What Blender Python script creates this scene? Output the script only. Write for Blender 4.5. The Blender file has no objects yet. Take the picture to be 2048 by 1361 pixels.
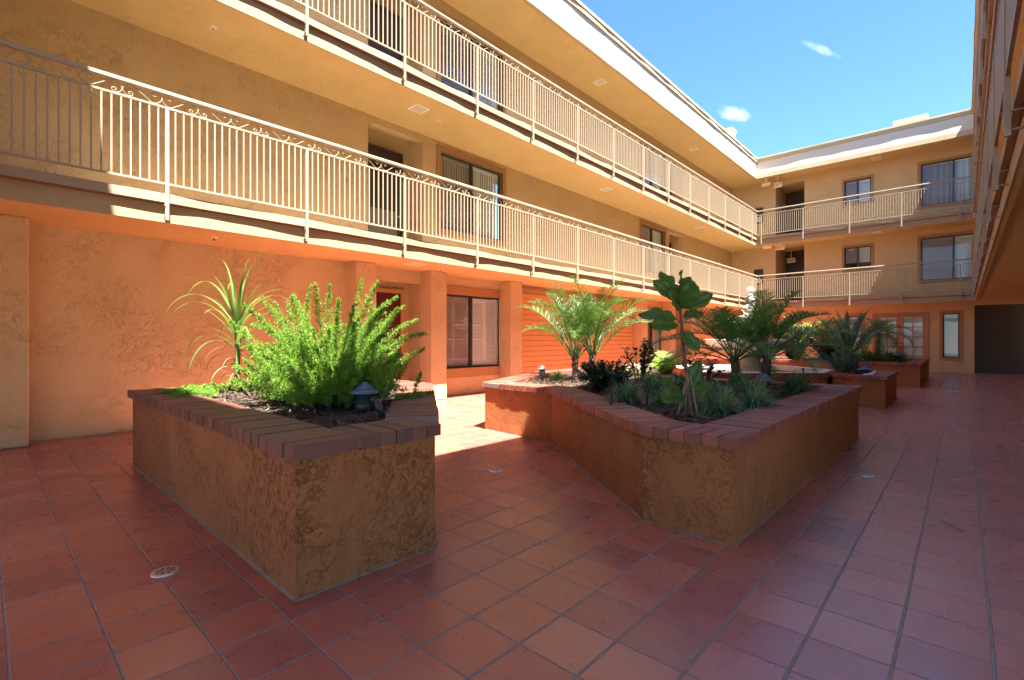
import bpy, bmesh, math, random
from mathutils import Vector, Matrix, Euler
R = math.radians
rnd = random.Random(7)
SC = bpy.context.scene
COL = SC.collection

# ------------------------------------------------------------------ camera, sky, sun, exposure
cam_d = bpy.data.cameras.new("camera"); cam = bpy.data.objects.new("camera", cam_d); COL.objects.link(cam)
cam_d.sensor_width = 36.0; cam_d.sensor_fit = 'HORIZONTAL'
cam_d.lens = 980.0 / 2048.0 * 36.0
cam_d.clip_start = 0.05; cam_d.clip_end = 3000
cam.location = (0, 0, 1.35)
cam.rotation_euler = (R(90), 0, math.atan2(0.6776, 0.7354))
SC.camera = cam

SUN_TRAVEL = Vector((-1.0, 0.33, -2.15)).normalized()
SUN_TO = -SUN_TRAVEL
SUN_EL = math.asin(SUN_TO.z)
SUN_AZ = math.atan2(SUN_TO.x, SUN_TO.y)            # clockwise from +Y
sun_d = bpy.data.lights.new("sun", 'SUN'); sun = bpy.data.objects.new("sun", sun_d); COL.objects.link(sun)
sun_d.energy = 4.7; sun_d.angle = R(0.53); sun_d.color = (1.0, 0.955, 0.88)
sun.location = (20, -8, 40)
sun.rotation_euler = SUN_TRAVEL.to_track_quat('-Z', 'Y').to_euler()

W = bpy.data.worlds.new("World"); SC.world = W; W.use_nodes = True
wn = W.node_tree.nodes; wl = W.node_tree.links; wn.clear()
w_out = wn.new('ShaderNodeOutputWorld'); w_bg = wn.new('ShaderNodeBackground')
sky = wn.new('ShaderNodeTexSky'); sky.sky_type = 'NISHITA'; sky.sun_disc = False
sky.sun_elevation = SUN_EL; sky.sun_rotation = SUN_AZ
sky.air_density = 0.85; sky.dust_density = 0.05; sky.ozone_density = 1.2; sky.altitude = 50
w_bg.inputs['Strength'].default_value = 0.05

# two small wisps of cloud, by direction in the sky
def dirvec(u, v):
    r = Vector(((u - 1024) / 980.0, 1.0, (680.5 - v) / 980.0))
    x = r.x * 0.7354 - r.y * 0.6776; y = r.x * 0.6776 + r.y * 0.7354
    return Vector((x, y, r.z)).normalized()
tc = wn.new('ShaderNodeTexCoord')
nz = wn.new('ShaderNodeTexNoise'); nz.inputs['Scale'].default_value = 26; nz.inputs['Detail'].default_value = 6
nz.inputs['Roughness'].default_value = 0.62
wl.new(tc.outputs['Generated'], nz.inputs['Vector'])
def cloud_mask(centre, along, across, amount):
    """soft elongated blob round a sky direction"""
    c = centre
    a = along.normalized(); b = c.cross(a).normalized(); a = b.cross(c).normalized()
    outs = []
    for ax, s in ((a, across[0]), (b, across[1])):
        d = wn.new('ShaderNodeVectorMath'); d.operation = 'DOT_PRODUCT'
        wl.new(tc.outputs['Generated'], d.inputs[0]); d.inputs[1].default_value = ax
        m = wn.new('ShaderNodeMath'); m.operation = 'DIVIDE'; m.inputs[1].default_value = s
        wl.new(d.outputs['Value'], m.inputs[0])
        p = wn.new('ShaderNodeMath'); p.operation = 'POWER'; p.inputs[1].default_value = 2
        ab = wn.new('ShaderNodeMath'); ab.operation = 'ABSOLUTE'
        wl.new(m.outputs[0], ab.inputs[0]); wl.new(ab.outputs[0], p.inputs[0])
        outs.append(p)
    s = wn.new('ShaderNodeMath'); s.operation = 'ADD'
    wl.new(outs[0].outputs[0], s.inputs[0]); wl.new(outs[1].outputs[0], s.inputs[1])
    n1 = wn.new('ShaderNodeMath'); n1.operation = 'MULTIPLY_ADD'; n1.inputs[1].default_value = 2.2; n1.inputs[2].default_value = -0.1
    wl.new(nz.outputs['Fac'], n1.inputs[0])
    df = wn.new('ShaderNodeMath'); df.operation = 'SUBTRACT'
    wl.new(n1.outputs[0], df.inputs[0]); wl.new(s.outputs[0], df.inputs[1])
    mr = wn.new('ShaderNodeMapRange'); mr.interpolation_type = 'SMOOTHSTEP'
    mr.inputs['From Min'].default_value = 0.25; mr.inputs['From Max'].default_value = 1.15
    mr.inputs['To Max'].default_value = amount
    wl.new(df.outputs[0], mr.inputs['Value'])
    # only the near hemisphere
    d = wn.new('ShaderNodeVectorMath'); d.operation = 'DOT_PRODUCT'
    wl.new(tc.outputs['Generated'], d.inputs[0]); d.inputs[1].default_value = c
    g = wn.new('ShaderNodeMath'); g.operation = 'GREATER_THAN'; g.inputs[1].default_value = 0.5
    wl.new(d.outputs['Value'], g.inputs[0])
    k = wn.new('ShaderNodeMath'); k.operation = 'MULTIPLY'
    wl.new(mr.outputs[0], k.inputs[0]); wl.new(g.outputs[0], k.inputs[1])
    return k
c1 = cloud_mask(dirvec(1468, 228), dirvec(1520, 236) - dirvec(1440, 220), (0.034, 0.017), 0.55)
c2 = cloud_mask(dirvec(1640, 98), dirvec(1690, 122) - dirvec(1600, 82), (0.045, 0.008), 0.26)
mx = wn.new('ShaderNodeMath'); mx.operation = 'MAXIMUM'
wl.new(c1.outputs[0], mx.inputs[0]); wl.new(c2.outputs[0], mx.inputs[1])
mixc = wn.new('ShaderNodeMixRGB'); mixc.inputs[2].default_value = (5.4, 5.6, 6.0, 1)
wl.new(mx.outputs[0], mixc.inputs[0])
tint = wn.new('ShaderNodeMixRGB'); tint.blend_type = 'MULTIPLY'; tint.inputs[0].default_value = 1.0; tint.inputs[2].default_value = (0.58, 0.84, 1.0, 1)
wl.new(sky.outputs[0], tint.inputs[1]); wl.new(tint.outputs[0], mixc.inputs[1])
wl.new(mixc.outputs[0], w_bg.inputs['Color']); wl.new(w_bg.outputs[0], w_out.inputs['Surface'])

SC.view_settings.view_transform = 'Standard'; SC.view_settings.look = 'None'
SC.view_settings.exposure = 3.1; SC.view_settings.gamma = 1.0
SC.cycles.max_bounces = 10; SC.cycles.diffuse_bounces = 6; SC.cycles.glossy_bounces = 4
SC.cycles.transparent_max_bounces = 12; SC.cycles.transmission_bounces = 6
SC.cycles.sample_clamp_indirect = 6.0
SC.cycles.caustics_reflective = False; SC.cycles.caustics_refractive = False
SC.cycles.use_denoising = True

# ------------------------------------------------------------------ helpers
LOC = {}
def tag(o, label=None, cat=None, group=None, kind=None):
    if label: o['label'] = label
    if cat: o['category'] = cat
    if group: o['group'] = group
    if kind: o['kind'] = kind
    return o
def thing(name, label, cat, loc=(0, 0, 0), rz=0.0, group=None):
    o = bpy.data.objects.new(name, None); COL.objects.link(o)
    o.empty_display_size = 0.2
    o.location = loc; o.rotation_euler = (0, 0, rz)
    LOC[o.name] = Vector(loc)
    return tag(o, label, cat, group)
class MB:
    """collects geometry, builds ONE mesh object"""
    def __init__(s): s.v = []; s.f = []; s.sm = []
    def add(s, vs, fs, smooth=False):
        n = len(s.v); s.v += [tuple(p) for p in vs]
        s.f += [tuple(i + n for i in f) for f in fs]; s.sm += [smooth] * len(fs)
    def quad(s, a, b, c, d): s.add([a, b, c, d], [(0, 1, 2, 3)])
    def box(s, x0, x1, y0, y1, z0, z1):
        s.hexa([(x0, y0, z0), (x1, y0, z0), (x1, y1, z0), (x0, y1, z0), (x0, y0, z1), (x1, y0, z1), (x1, y1, z1), (x0, y1, z1)])
    def hexa(s, p):
        # consistent outward winding whatever the order's handedness
        p = [Vector(q) for q in p]
        vol = (p[1] - p[0]).cross(p[3] - p[0]).dot(p[4] - p[0])
        fs = [(0, 3, 2, 1), (4, 5, 6, 7), (0, 1, 5, 4), (1, 2, 6, 5), (2, 3, 7, 6), (3, 0, 4, 7)]
        if vol < 0: fs = [tuple(reversed(f)) for f in fs]
        s.add(p, fs)
    def prism(s, poly, z0, z1):
        n = len(poly)
        a = sum(poly[i][0] * poly[(i + 1) % n][1] - poly[(i + 1) % n][0] * poly[i][1] for i in range(n))
        if a < 0: poly = list(reversed(poly))
        vs = [(x, y, z0) for x, y in poly] + [(x, y, z1) for x, y in poly]
        fs = [(i, (i + 1) % n, n + (i + 1) % n, n + i) for i in range(n)]
        fs += [tuple(range(n, 2 * n)), tuple(reversed(range(n)))]
        s.add(vs, fs)
    def tube(s, pts, rad, n=6, smooth=True, cap=True):
        pts = [Vector(p) for p in pts]
        if not hasattr(rad, '__len__'): rad = [rad] * len(pts)
        vs = []; prev = None
        for i, p in enumerate(pts):
            t = (pts[min(i + 1, len(pts) - 1)] - pts[max(i - 1, 0)])
            if t.length < 1e-9: t = Vector((0, 0, 1))
            t.normalize()
            if prev is None:
                a = Vector((0, 0, 1)) if abs(t.z) < 0.9 else Vector((1, 0, 0))
                u = t.cross(a).normalized()
            else:
                u = prev - t * prev.dot(t)
                u = u.normalized() if u.length > 1e-6 else t.orthogonal().normalized()
            prev = u; w = t.cross(u)
            for k in range(n):
                an = 2 * math.pi * k / n
                vs.append(p + (u * math.cos(an) + w * math.sin(an)) * rad[i])
        fs = []
        for i in range(len(pts) - 1):
            for k in range(n):
                fs.append((i * n + k, i * n + (k + 1) % n, (i + 1) * n + (k + 1) % n, (i + 1) * n + k))
        if cap:
            fs.append(tuple(reversed(range(n)))); fs.append(tuple(range((len(pts) - 1) * n, len(pts) * n)))
        s.add(vs, fs, smooth)
    def lathe(s, prof, n=20, c=(0, 0, 0), smooth=True):
        vs = []; fs = []
        for r, z in prof:
            for k in range(n):
                a = 2 * math.pi * k / n
                vs.append((c[0] + r * math.cos(a), c[1] + r * math.sin(a), c[2] + z))
        for i in range(len(prof) - 1):
            for k in range(n):
                fs.append((i * n + k, i * n + (k + 1) % n, (i + 1) * n + (k + 1) % n, (i + 1) * n + k))
        s.add(vs, fs, smooth)
        if prof[-1][0] > 1e-4: s.add(vs[-n:], [tuple(range(n))])
        if prof[0][0] > 1e-4: s.add(vs[:n], [tuple(reversed(range(n)))])
    def build(s, name, mat, parent=None, bevel=0.0, world=True, seg=1):
        me = bpy.data.meshes.new(name)
        off = Vector((0, 0, 0))
        if parent is not None and world: off = LOC[parent.name]
        vs = [(x - off.x, y - off.y, z - off.z) for x, y, z in s.v]
        me.from_pydata(vs, [], s.f); me.update()
        if any(s.sm): me.polygons.foreach_set('use_smooth', s.sm)
        me.materials.append(mat)
        o = bpy.data.objects.new(name, me); COL.objects.link(o)
        LOC[o.name] = off.copy() if world else Vector((0, 0, 0))
        if parent is not None: o.parent = parent
        if bevel:
            m = o.modifiers.new('bevel', 'BEVEL'); m.width = bevel; m.segments = seg; m.limit_method = 'ANGLE'
        return o
def copy_tree(o, parent=None):
    c = o.copy(); COL.objects.link(c)
    if parent is not None: c.parent = parent
    for ch in list(o.children): copy_tree(ch, c)
    return c
def copy_part(o, parent, loc):
    c = o.copy(); COL.objects.link(c); c.parent = parent; c.location = loc
    return c

# a wall frame: u along the wall, v up, d out of the wall towards the courtyard
class Frame:
    def __init__(s, fn): s.fn = fn
    def box(s, mb, u0, u1, v0, v1, d0, d1):
        P = s.fn
        mb.hexa([P(u0, v0, d0), P(u1, v0, d0), P(u1, v0, d1), P(u0, v0, d1), P(u0, v1, d0), P(u1, v1, d0), P(u1, v1, d1), P(u0, v1, d1)])
    def quad(s, mb, u0, u1, v0, v1, d):
        P = s.fn
        mb.quad(P(u0, v0, d), P(u1, v0, d), P(u1, v1, d), P(u0, v1, d))
    def wall(s, mb, u0, u1, v0, v1, holes, d0=0.0, d1=-0.2):
        """wall sheet with thickness and rectangular openings (u0,u1,v0,v1)"""
        us = sorted({u0, u1, *[h[i] for h in holes for i in (0, 1)]})
        vs = sorted({v0, v1, *[h[i] for h in holes for i in (2, 3)]})
        nu, nv = len(us) - 1, len(vs) - 1
        def solid(i, j):
            if i < 0 or j < 0 or i >= nu or j >= nv: return False
            cu = (us[i] + us[i + 1]) / 2; cv = (vs[j] + vs[j + 1]) / 2
            return not any(h[0] < cu < h[1] and h[2] < cv < h[3] for h in holes)
        P = s.fn
        for i in range(nu):
            for j in range(nv):
                if not solid(i, j): continue
                a, b, c, e = us[i], us[i + 1], vs[j], vs[j + 1]
                mb.quad(P(a, c, d0), P(b, c, d0), P(b, e, d0), P(a, e, d0))
                mb.quad(P(a, c, d1), P(a, e, d1), P(b, e, d1), P(b, c, d1))
                if not solid(i - 1, j): mb.quad(P(a, c, d0), P(a, e, d0), P(a, e, d1), P(a, c, d1))
                if not solid(i + 1, j): mb.quad(P(b, c, d0), P(b, c, d1), P(b, e, d1), P(b, e, d0))
                if not solid(i, j - 1): mb.quad(P(a, c, d0), P(a, c, d1), P(b, c, d1), P(b, c, d0))
                if not solid(i, j + 1): mb.quad(P(a, e, d0), P(b, e, d0), P(b, e, d1), P(a, e, d1))

# ------------------------------------------------------------------ materials
def mat_base(name):
    m = bpy.data.materials.new(name); m.use_nodes = True
    nt = m.node_tree; nt.nodes.clear()
    out = nt.nodes.new('ShaderNodeOutputMaterial'); p = nt.nodes.new('ShaderNodeBsdfPrincipled')
    nt.links.new(p.outputs[0], out.inputs['Surface'])
    return m, nt, p, out
def node(nt, kind, **kw):
    n = nt.nodes.new(kind)
    for k, v in kw.items():
        if k.startswith('_'): setattr(n, k[1:], v)
        else: n.inputs[k.replace('__', ' ')].default_value = v
    return n
def rgba(c): return (c[0], c[1], c[2], 1.0)
def ramp(nt, fac, stops):
    r = nt.nodes.new('ShaderNodeValToRGB')
    el = r.color_ramp.elements
    while len(el) < len(stops): el.new(0.5)
    for e, (p, c) in zip(el, stops): e.position = p; e.color = rgba(c) if hasattr(c, '__len__') else (c, c, c, 1)
    nt.links.new(fac, r.inputs[0]); return r
def mixc_(nt, fac, a, b, mode='MIX'):
    m = nt.nodes.new('ShaderNodeMixRGB'); m.blend_type = mode
    for i, x in ((0, fac), (1, a), (2, b)):
        if hasattr(x, 'is_output') or hasattr(x, 'links'): nt.links.new(x, m.inputs[i])
        elif i == 0: m.inputs[0].default_value = x
        else: m.inputs[i].default_value = rgba(x)
    return m.outputs[0]
def math_(nt, op, a, b=None, c=None):
    m = nt.nodes.new('ShaderNodeMath'); m.operation = op
    for i, x in enumerate((a, b, c)):
        if x is None: continue
        if hasattr(x, 'links'): nt.links.new(x, m.inputs[i])
        else: m.inputs[i].default_value = x
    return m.outputs[0]
def pos(nt): return nt.nodes.new('ShaderNodeNewGeometry').outputs['Position']
def mapping(nt, vec, scale=(1, 1, 1)):
    m = nt.nodes.new('ShaderNodeMapping'); m.inputs['Scale'].default_value = scale
    nt.links.new(vec, m.inputs['Vector']); return m.outputs[0]
def noise(nt, vec, scale, detail=4, rough=0.5, dist=0.0):
    n = node(nt, 'ShaderNodeTexNoise', Scale=scale, Detail=detail, Roughness=rough, Distortion=dist)
    nt.links.new(vec, n.inputs['Vector']); return n.outputs['Fac']
def bump(nt, h, p, dist=0.01, strength=1.0):
    b = node(nt, 'ShaderNodeBump', Strength=strength, Distance=dist)
    nt.links.new(h, b.inputs['Height']); nt.links.new(b.outputs[0], p.inputs['Normal']); return b

def stucco(name, col, relief=1.0, stain=0.0, scale=1.0, rough=0.85, streak=(1, 1, 1)):
    """skip-trowel stucco: smooth islands with torn ridges between them"""
    m, nt, p, out = mat_base(name)
    P = mapping(nt, pos(nt), streak)
    n1 = noise(nt, P, 2.2 * scale, 5, 0.55)
    n2 = noise(nt, P, 8.5 * scale, 10, 0.68, 0.15)
    n3 = noise(nt, P, 46 * scale, 5, 0.65)
    n4 = noise(nt, P, 22 * scale, 8, 0.65, 0.2)
    patch = noise(nt, P, 1.5 * scale, 4, 0.55)
    pm = ramp(nt, patch, [(0.36, 0.12), (0.6, 1.0)]).outputs[0]
    pl = ramp(nt, n2, [(0.53, 0.0), (0.585, 1.0)]).outputs[0]          # torn edges of the trowelled skin
    pl2 = ramp(nt, n4, [(0.545, 0.0), (0.61, 1.0)]).outputs[0]
    sk = math_(nt, 'ADD', math_(nt, 'MULTIPLY', pl, 0.6), math_(nt, 'MULTIPLY', pl2, 0.4))
    h = math_(nt, 'MULTIPLY', sk, math_(nt, 'MULTIPLY', pm, 0.62))
    h = math_(nt, 'ADD', h, math_(nt, 'MULTIPLY', n3, 0.36))
    h = math_(nt, 'ADD', h, math_(nt, 'MULTIPLY', n1, 0.9))
    bump(nt, h, p, 0.010 * relief, 1.0)
    c = mixc_(nt, math_(nt, 'MULTIPLY', n1, 0.6), tuple(x * 1.07 for x in col), tuple(x * 0.84 for x in col))
    c = mixc_(nt, math_(nt, 'MULTIPLY', math_(nt, 'SUBTRACT', 1.0, sk), math_(nt, 'MULTIPLY', pm, 0.07)), c, tuple(x * 0.6 for x in col))
    if stain:
        sv = mapping(nt, pos(nt), (2.6, 2.6, 0.55))
        s = ramp(nt, noise(nt, sv, 1.6, 6, 0.6, 0.2), [(0.54, 0.0), (0.80, 1.0)])
        c = mixc_(nt, math_(nt, 'MULTIPLY', s.outputs[0], stain), c, tuple(x * 0.42 for x in col))
        g = ramp(nt, noise(nt, pos(nt), 3.1, 4, 0.6), [(0.52, 0.0), (0.7, 1.0)])
        c = mixc_(nt, math_(nt, 'MULTIPLY', g.outputs[0], stain * 0.6), c, (col[0] * 1.15, col[1] * 1.05, col[2] * 0.9))
    nt.links.new(c, p.inputs['Base Color']); p.inputs['Roughness'].default_value = rough
    p.inputs['Specular IOR Level'].default_value = 0.25
    return m
def plain(name, col, rough=0.5, metal=0.0, var=0.08, scale=12, spec=0.5, bmp=0.0):
    m, nt, p, out = mat_base(name)
    n = noise(nt, pos(nt), scale, 5, 0.6)
    c = mixc_(nt, n, tuple(x * (1 + var) for x in col), tuple(x * (1 - var) for x in col))
    nt.links.new(c, p.inputs['Base Color'])
    p.inputs['Roughness'].default_value = rough; p.inputs['Metallic'].default_value = metal
    p.inputs['Specular IOR Level'].default_value = spec
    if bmp: bump(nt, noise(nt, pos(nt), scale * 3, 4), p, bmp)
    return m
def island(nt): return nt.nodes.new('ShaderNodeNewGeometry').outputs['Random Per Island']
def brick_mat(name, a, b, c):
    m, nt, p, out = mat_base(name)
    r = ramp(nt, island(nt), [(0.0, a), (0.5, b), (1.0, c)])
    n = noise(nt, pos(nt), 30, 6, 0.65)
    col = mixc_(nt, math_(nt, 'MULTIPLY', ramp(nt, n, [(0.42, 0.0), (0.7, 1.0)]).outputs[0], 0.5), r.outputs[0], tuple(x * 0.45 for x in b))
    n2 = noise(nt, pos(nt), 2.4, 4, 0.6)
    col = mixc_(nt, math_(nt, 'MULTIPLY', ramp(nt, n2, [(0.45, 0.0), (0.72, 1.0)]).outputs[0], 0.45), col, (0.10, 0.075, 0.06))
    nt.links.new(col, p.inputs['Base Color']); p.inputs['Roughness'].default_value = 0.62
    bump(nt, n, p, 0.004)
    return m
def leaf_mat(name, a, b, c=None, rough=0.45, trans=0.35, spec=0.4):
    m, nt, p, out = mat_base(name)
    c = c or b
    r = ramp(nt, island(nt), [(0.0, a), (0.55, b), (1.0, c)])
    n = noise(nt, pos(nt), 5.0, 3)
    col = mixc_(nt, math_(nt, 'MULTIPLY', n, 0.45), r.outputs[0], tuple(x * 0.55 for x in a))
    nt.links.new(col, p.inputs['Base Color']); p.inputs['Roughness'].default_value = rough
    p.inputs['Specular IOR Level'].default_value = spec
    t = nt.nodes.new('ShaderNodeBsdfTranslucent')
    tcx = mixc_(nt, 0.6, col, (b[0] * 1.5 + 0.02, b[1] * 1.35 + 0.02, b[2] * 0.5), 'MIX')
    nt.links.new(tcx, t.inputs['Color'])
    mx = nt.nodes.new('ShaderNodeMixShader'); mx.inputs[0].default_value = trans
    nt.links.new(p.outputs[0], mx.inputs[1]); nt.links.new(t.outputs[0], mx.inputs[2]); nt.links.new(mx.outputs[0], out.inputs['Surface'])
    return m
def glass_mat(name, tint=(0.9, 0.95, 0.95), refl=1.0):
    m, nt, p, out = mat_base(name)
    nt.nodes.remove(p)
    g = node(nt, 'ShaderNodeBsdfGlossy', Color=(1, 1, 1, 1), Roughness=0.0)
    t = node(nt, 'ShaderNodeBsdfTransparent', Color=rgba(tint))
    fr = node(nt, 'ShaderNodeLayerWeight', Blend=0.5)
    f2 = math_(nt, 'MULTIPLY_ADD', math_(nt, 'POWER', fr.outputs['Facing'], 4.0), 0.7 * refl, 0.022)
    wob = noise(nt, pos(nt), 1.5, 2); b = node(nt, 'ShaderNodeBump', Strength=0.12, Distance=0.01)
    nt.links.new(wob, b.inputs['Height']); nt.links.new(b.outputs[0], g.inputs['Normal'])
    mx = nt.nodes.new('ShaderNodeMixShader'); nt.links.new(f2, mx.inputs[0])
    nt.links.new(t.outputs[0], mx.inputs[1]); nt.links.new(g.outputs[0], mx.inputs[2]); nt.links.new(mx.outputs[0], out.inputs['Surface'])
    return m
def tile_mat():
    m, nt, p, out = mat_base('quarry_tile')
    PX, PY, OX, OY = 0.309, 0.309, -0.211, 0.086
    sep = nt.nodes.new('ShaderNodeSeparateXYZ'); P = pos(nt)
    wob = nt.nodes.new('ShaderNodeTexNoise'); wob.inputs['Scale'].default_value = 1.7; nt.links.new(P, wob.inputs['Vector'])
    sc_ = nt.nodes.new('ShaderNodeVectorMath'); sc_.operation = 'MULTIPLY_ADD'
    nt.links.new(wob.outputs['Color'], sc_.inputs[0]); sc_.inputs[1].default_value = (0.010, 0.010, 0); nt.links.new(P, sc_.inputs[2])
    nt.links.new(sc_.outputs[0], sep.inputs[0])
    ids = []; ds = []
    for ax, per, off in (('X', PX, OX), ('Y', PY, OY)):
        q = math_(nt, 'DIVIDE', math_(nt, 'SUBTRACT', sep.outputs[ax], off), per)
        fl = math_(nt, 'FLOOR', q); fr = math_(nt, 'SUBTRACT', q, fl)
        d = math_(nt, 'MULTIPLY', math_(nt, 'MINIMUM', fr, math_(nt, 'SUBTRACT', 1.0, fr)), per)
        ids.append(fl); ds.append(d)
    # grout: wider along the courtyard than across it
    gx = nt.nodes.new('ShaderNodeMapRange'); gx.inputs['From Min'].default_value = 0.0045; gx.inputs['From Max'].default_value = 0.0075
    nt.links.new(ds[0], gx.inputs['Value'])
    gy = nt.nodes.new('ShaderNodeMapRange'); gy.inputs['From Min'].default_value = 0.0028; gy.inputs['From Max'].default_value = 0.0052
    nt.links.new(ds[1], gy.inputs['Value'])
    tile = math_(nt, 'MINIMUM', gx.outputs[0], gy.outputs[0])
    cmb = nt.nodes.new('ShaderNodeCombineXYZ'); nt.links.new(ids[0], cmb.inputs[0]); nt.links.new(ids[1], cmb.inputs[1])
    wn_ = nt.nodes.new('ShaderNodeTexWhiteNoise'); nt.links.new(cmb.outputs[0], wn_.inputs['Vector'])
    big = noise(nt, P, 0.55, 3, 0.5)
    mixv = math_(nt, 'ADD', math_(nt, 'MULTIPLY', wn_.outputs['Value'], 0.62), math_(nt, 'MULTIPLY', big, 0.42))
    base = ramp(nt, mixv, [(0.08, (0.220, 0.076, 0.064)), (0.38, (0.320, 0.096, 0.070)), (0.66, (0.400, 0.120, 0.072)), (0.95, (0.445, 0.185, 0.120))])
    cl = noise(nt, P, 7.5, 5, 0.62, 0.4)
    col = mixc_(nt, ramp(nt, cl, [(0.42, 0.0), (0.75, 0.5)]).outputs[0], base.outputs[0], (0.42, 0.145, 0.085))
    dk = noise(nt, P, 3.2, 6, 0.7, 0.7)
    col = mixc_(nt, ramp(nt, dk, [(0.48, 0.0), (0.8, 0.22)]).outputs[0], col, (0.150, 0.068, 0.058))
    # bluish sky cast along the right side, painted into the tile colour as mauve
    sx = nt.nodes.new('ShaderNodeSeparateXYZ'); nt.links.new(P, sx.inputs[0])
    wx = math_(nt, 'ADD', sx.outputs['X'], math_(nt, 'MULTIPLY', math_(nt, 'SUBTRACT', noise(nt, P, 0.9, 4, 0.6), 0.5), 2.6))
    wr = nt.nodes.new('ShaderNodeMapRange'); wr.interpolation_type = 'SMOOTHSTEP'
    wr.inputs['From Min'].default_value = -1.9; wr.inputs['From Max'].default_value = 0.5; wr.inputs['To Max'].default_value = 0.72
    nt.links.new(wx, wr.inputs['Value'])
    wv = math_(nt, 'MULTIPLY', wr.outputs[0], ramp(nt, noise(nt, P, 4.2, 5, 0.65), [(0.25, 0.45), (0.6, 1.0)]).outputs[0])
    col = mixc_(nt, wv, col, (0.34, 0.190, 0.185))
    sp = noise(nt, P, 90, 3, 0.6)
    col = mixc_(nt, ramp(nt, sp, [(0.60, 0.0), (0.75, 0.35)]).outputs[0], col, (0.12, 0.05, 0.04))
    gn = noise(nt, P, 14, 4, 0.6)
    gcol = mixc_(nt, gn, (0.085, 0.072, 0.068), (0.32, 0.27, 0.25))
    col = mixc_(nt, tile, gcol, col)
    nt.links.new(col, p.inputs['Base Color'])
    ro = ramp(nt, cl, [(0.3, 0.25), (0.8, 0.37)])
    rr = mixc_(nt, tile, (0.9, 0.9, 0.9), ro.outputs[0])
    nt.links.new(rr, p.inputs['Roughness'])
    p.inputs['Specular IOR Level'].default_value = 0.55
    h = math_(nt, 'ADD', tile, math_(nt, 'MULTIPLY', cl, 0.09))
    h = math_(nt, 'ADD', h, math_(nt, 'MULTIPLY', wn_.outputs['Value'], 0.1))
    bump(nt, h, p, 0.004, 0.9)
    return m

WALLC = (0.57, 0.42, 0.22)
M = dict(
    wall=stucco('wall_stucco', WALLC, 1.7),
    soffit=stucco('soffit_stucco', (0.61, 0.455, 0.20), 1.0, scale=0.9),
    planter=stucco('planter_stucco', (0.310, 0.118, 0.042), 2.0, stain=0.22, scale=1.6, rough=0.75),
    trim=plain('window_trim', (0.36, 0.195, 0.075), 0.7),
    fascia=plain('roof_fascia', (0.56, 0.50, 0.39), 0.75, var=0.04, scale=3),
    gutter=plain('tan_gutter', (0.42, 0.32, 0.185), 0.6, var=0.06),
    strip=plain('deck_edge', (0.275, 0.212, 0.13), 0.7, var=0.06, scale=5),
    slabface=plain('slab_face', (0.30, 0.222, 0.118), 0.8, var=0.08, scale=4, bmp=0.004),  # the slab's own paint, darkened so the sunlit face keeps its tone
    flash=plain('rusty_flashing', (0.22, 0.09, 0.04), 0.6),
    deck=plain('deck_coating', (0.33, 0.24, 0.17), 0.85),
    rail=plain('cream_rail_paint', (0.30, 0.24, 0.165), 0.5, var=0.04),
    brown=plain('dark_bronze', (0.035, 0.026, 0.022), 0.4),
    blackm=plain('black_enamel', (0.022, 0.024, 0.028), 0.42),
    lampblue=plain('lamp_cap', (0.085, 0.105, 0.165), 0.42),
    verdigris=plain('weathered_copper', (0.16, 0.17, 0.15), 0.55, var=0.5, scale=40),
    glass=glass_mat('window_glass'), screen=glass_mat('screened_glass', (0.76, 0.76, 0.76), 0.8),
    blind=plain('blind_slats', (0.88, 0.86, 0.82), 0.6, var=0.04),
    curtain=plain('sheer_curtain', (0.62, 0.62, 0.62), 0.8, var=0.05),
    room=plain('room_dark', (0.05, 0.045, 0.04), 0.9),
    reddoor=plain('red_door_paint', (0.085, 0.016, 0.011), 0.4),
    doorframe=plain('door_frame_paint', (0.50, 0.27, 0.10), 0.6),
    darkdoor=plain('dark_door', (0.045, 0.028, 0.022), 0.5),
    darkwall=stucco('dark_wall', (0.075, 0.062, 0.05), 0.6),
    siding=plain('lap_siding', (0.62, 0.335, 0.13), 0.65, var=0.05, scale=4),
    frenchwood=plain('french_door_wood', (0.38, 0.185, 0.06), 0.5, var=0.12),
    brick=brick_mat('cap_brick', (0.20, 0.050, 0.035), (0.27, 0.070, 0.045), (0.33, 0.095, 0.055)),
    brickdark=brick_mat('weathered_brick', (0.120, 0.040, 0.025), (0.150, 0.052, 0.033), (0.195, 0.070, 0.044)),
    mortar=plain('mortar', (0.17, 0.13, 0.11), 0.9),
    stone=plain('pale_stone', (0.66, 0.61, 0.52), 0.8, var=0.12, scale=7, bmp=0.01),
    stoneold=plain('mossy_stone', (0.34, 0.33, 0.22), 0.85, var=0.3, scale=5, bmp=0.01),
    pooltile=plain('pool_tile', (0.15, 0.135, 0.09), 0.5, var=0.25, scale=9),
    sign=plain('sign_ivory', (0.82, 0.68, 0.45), 0.6),
    signred=plain('sign_letter', (0.28, 0.07, 0.02), 0.6),
    lightframe=plain('light_frame', (0.86, 0.78, 0.60), 0.6),
    lens=plain('light_lens', (0.62, 0.58, 0.48), 0.35),
    steel=plain('brushed_steel', (0.55, 0.52, 0.50), 0.35, metal=0.7),
    tile=tile_mat(),
)
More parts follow.
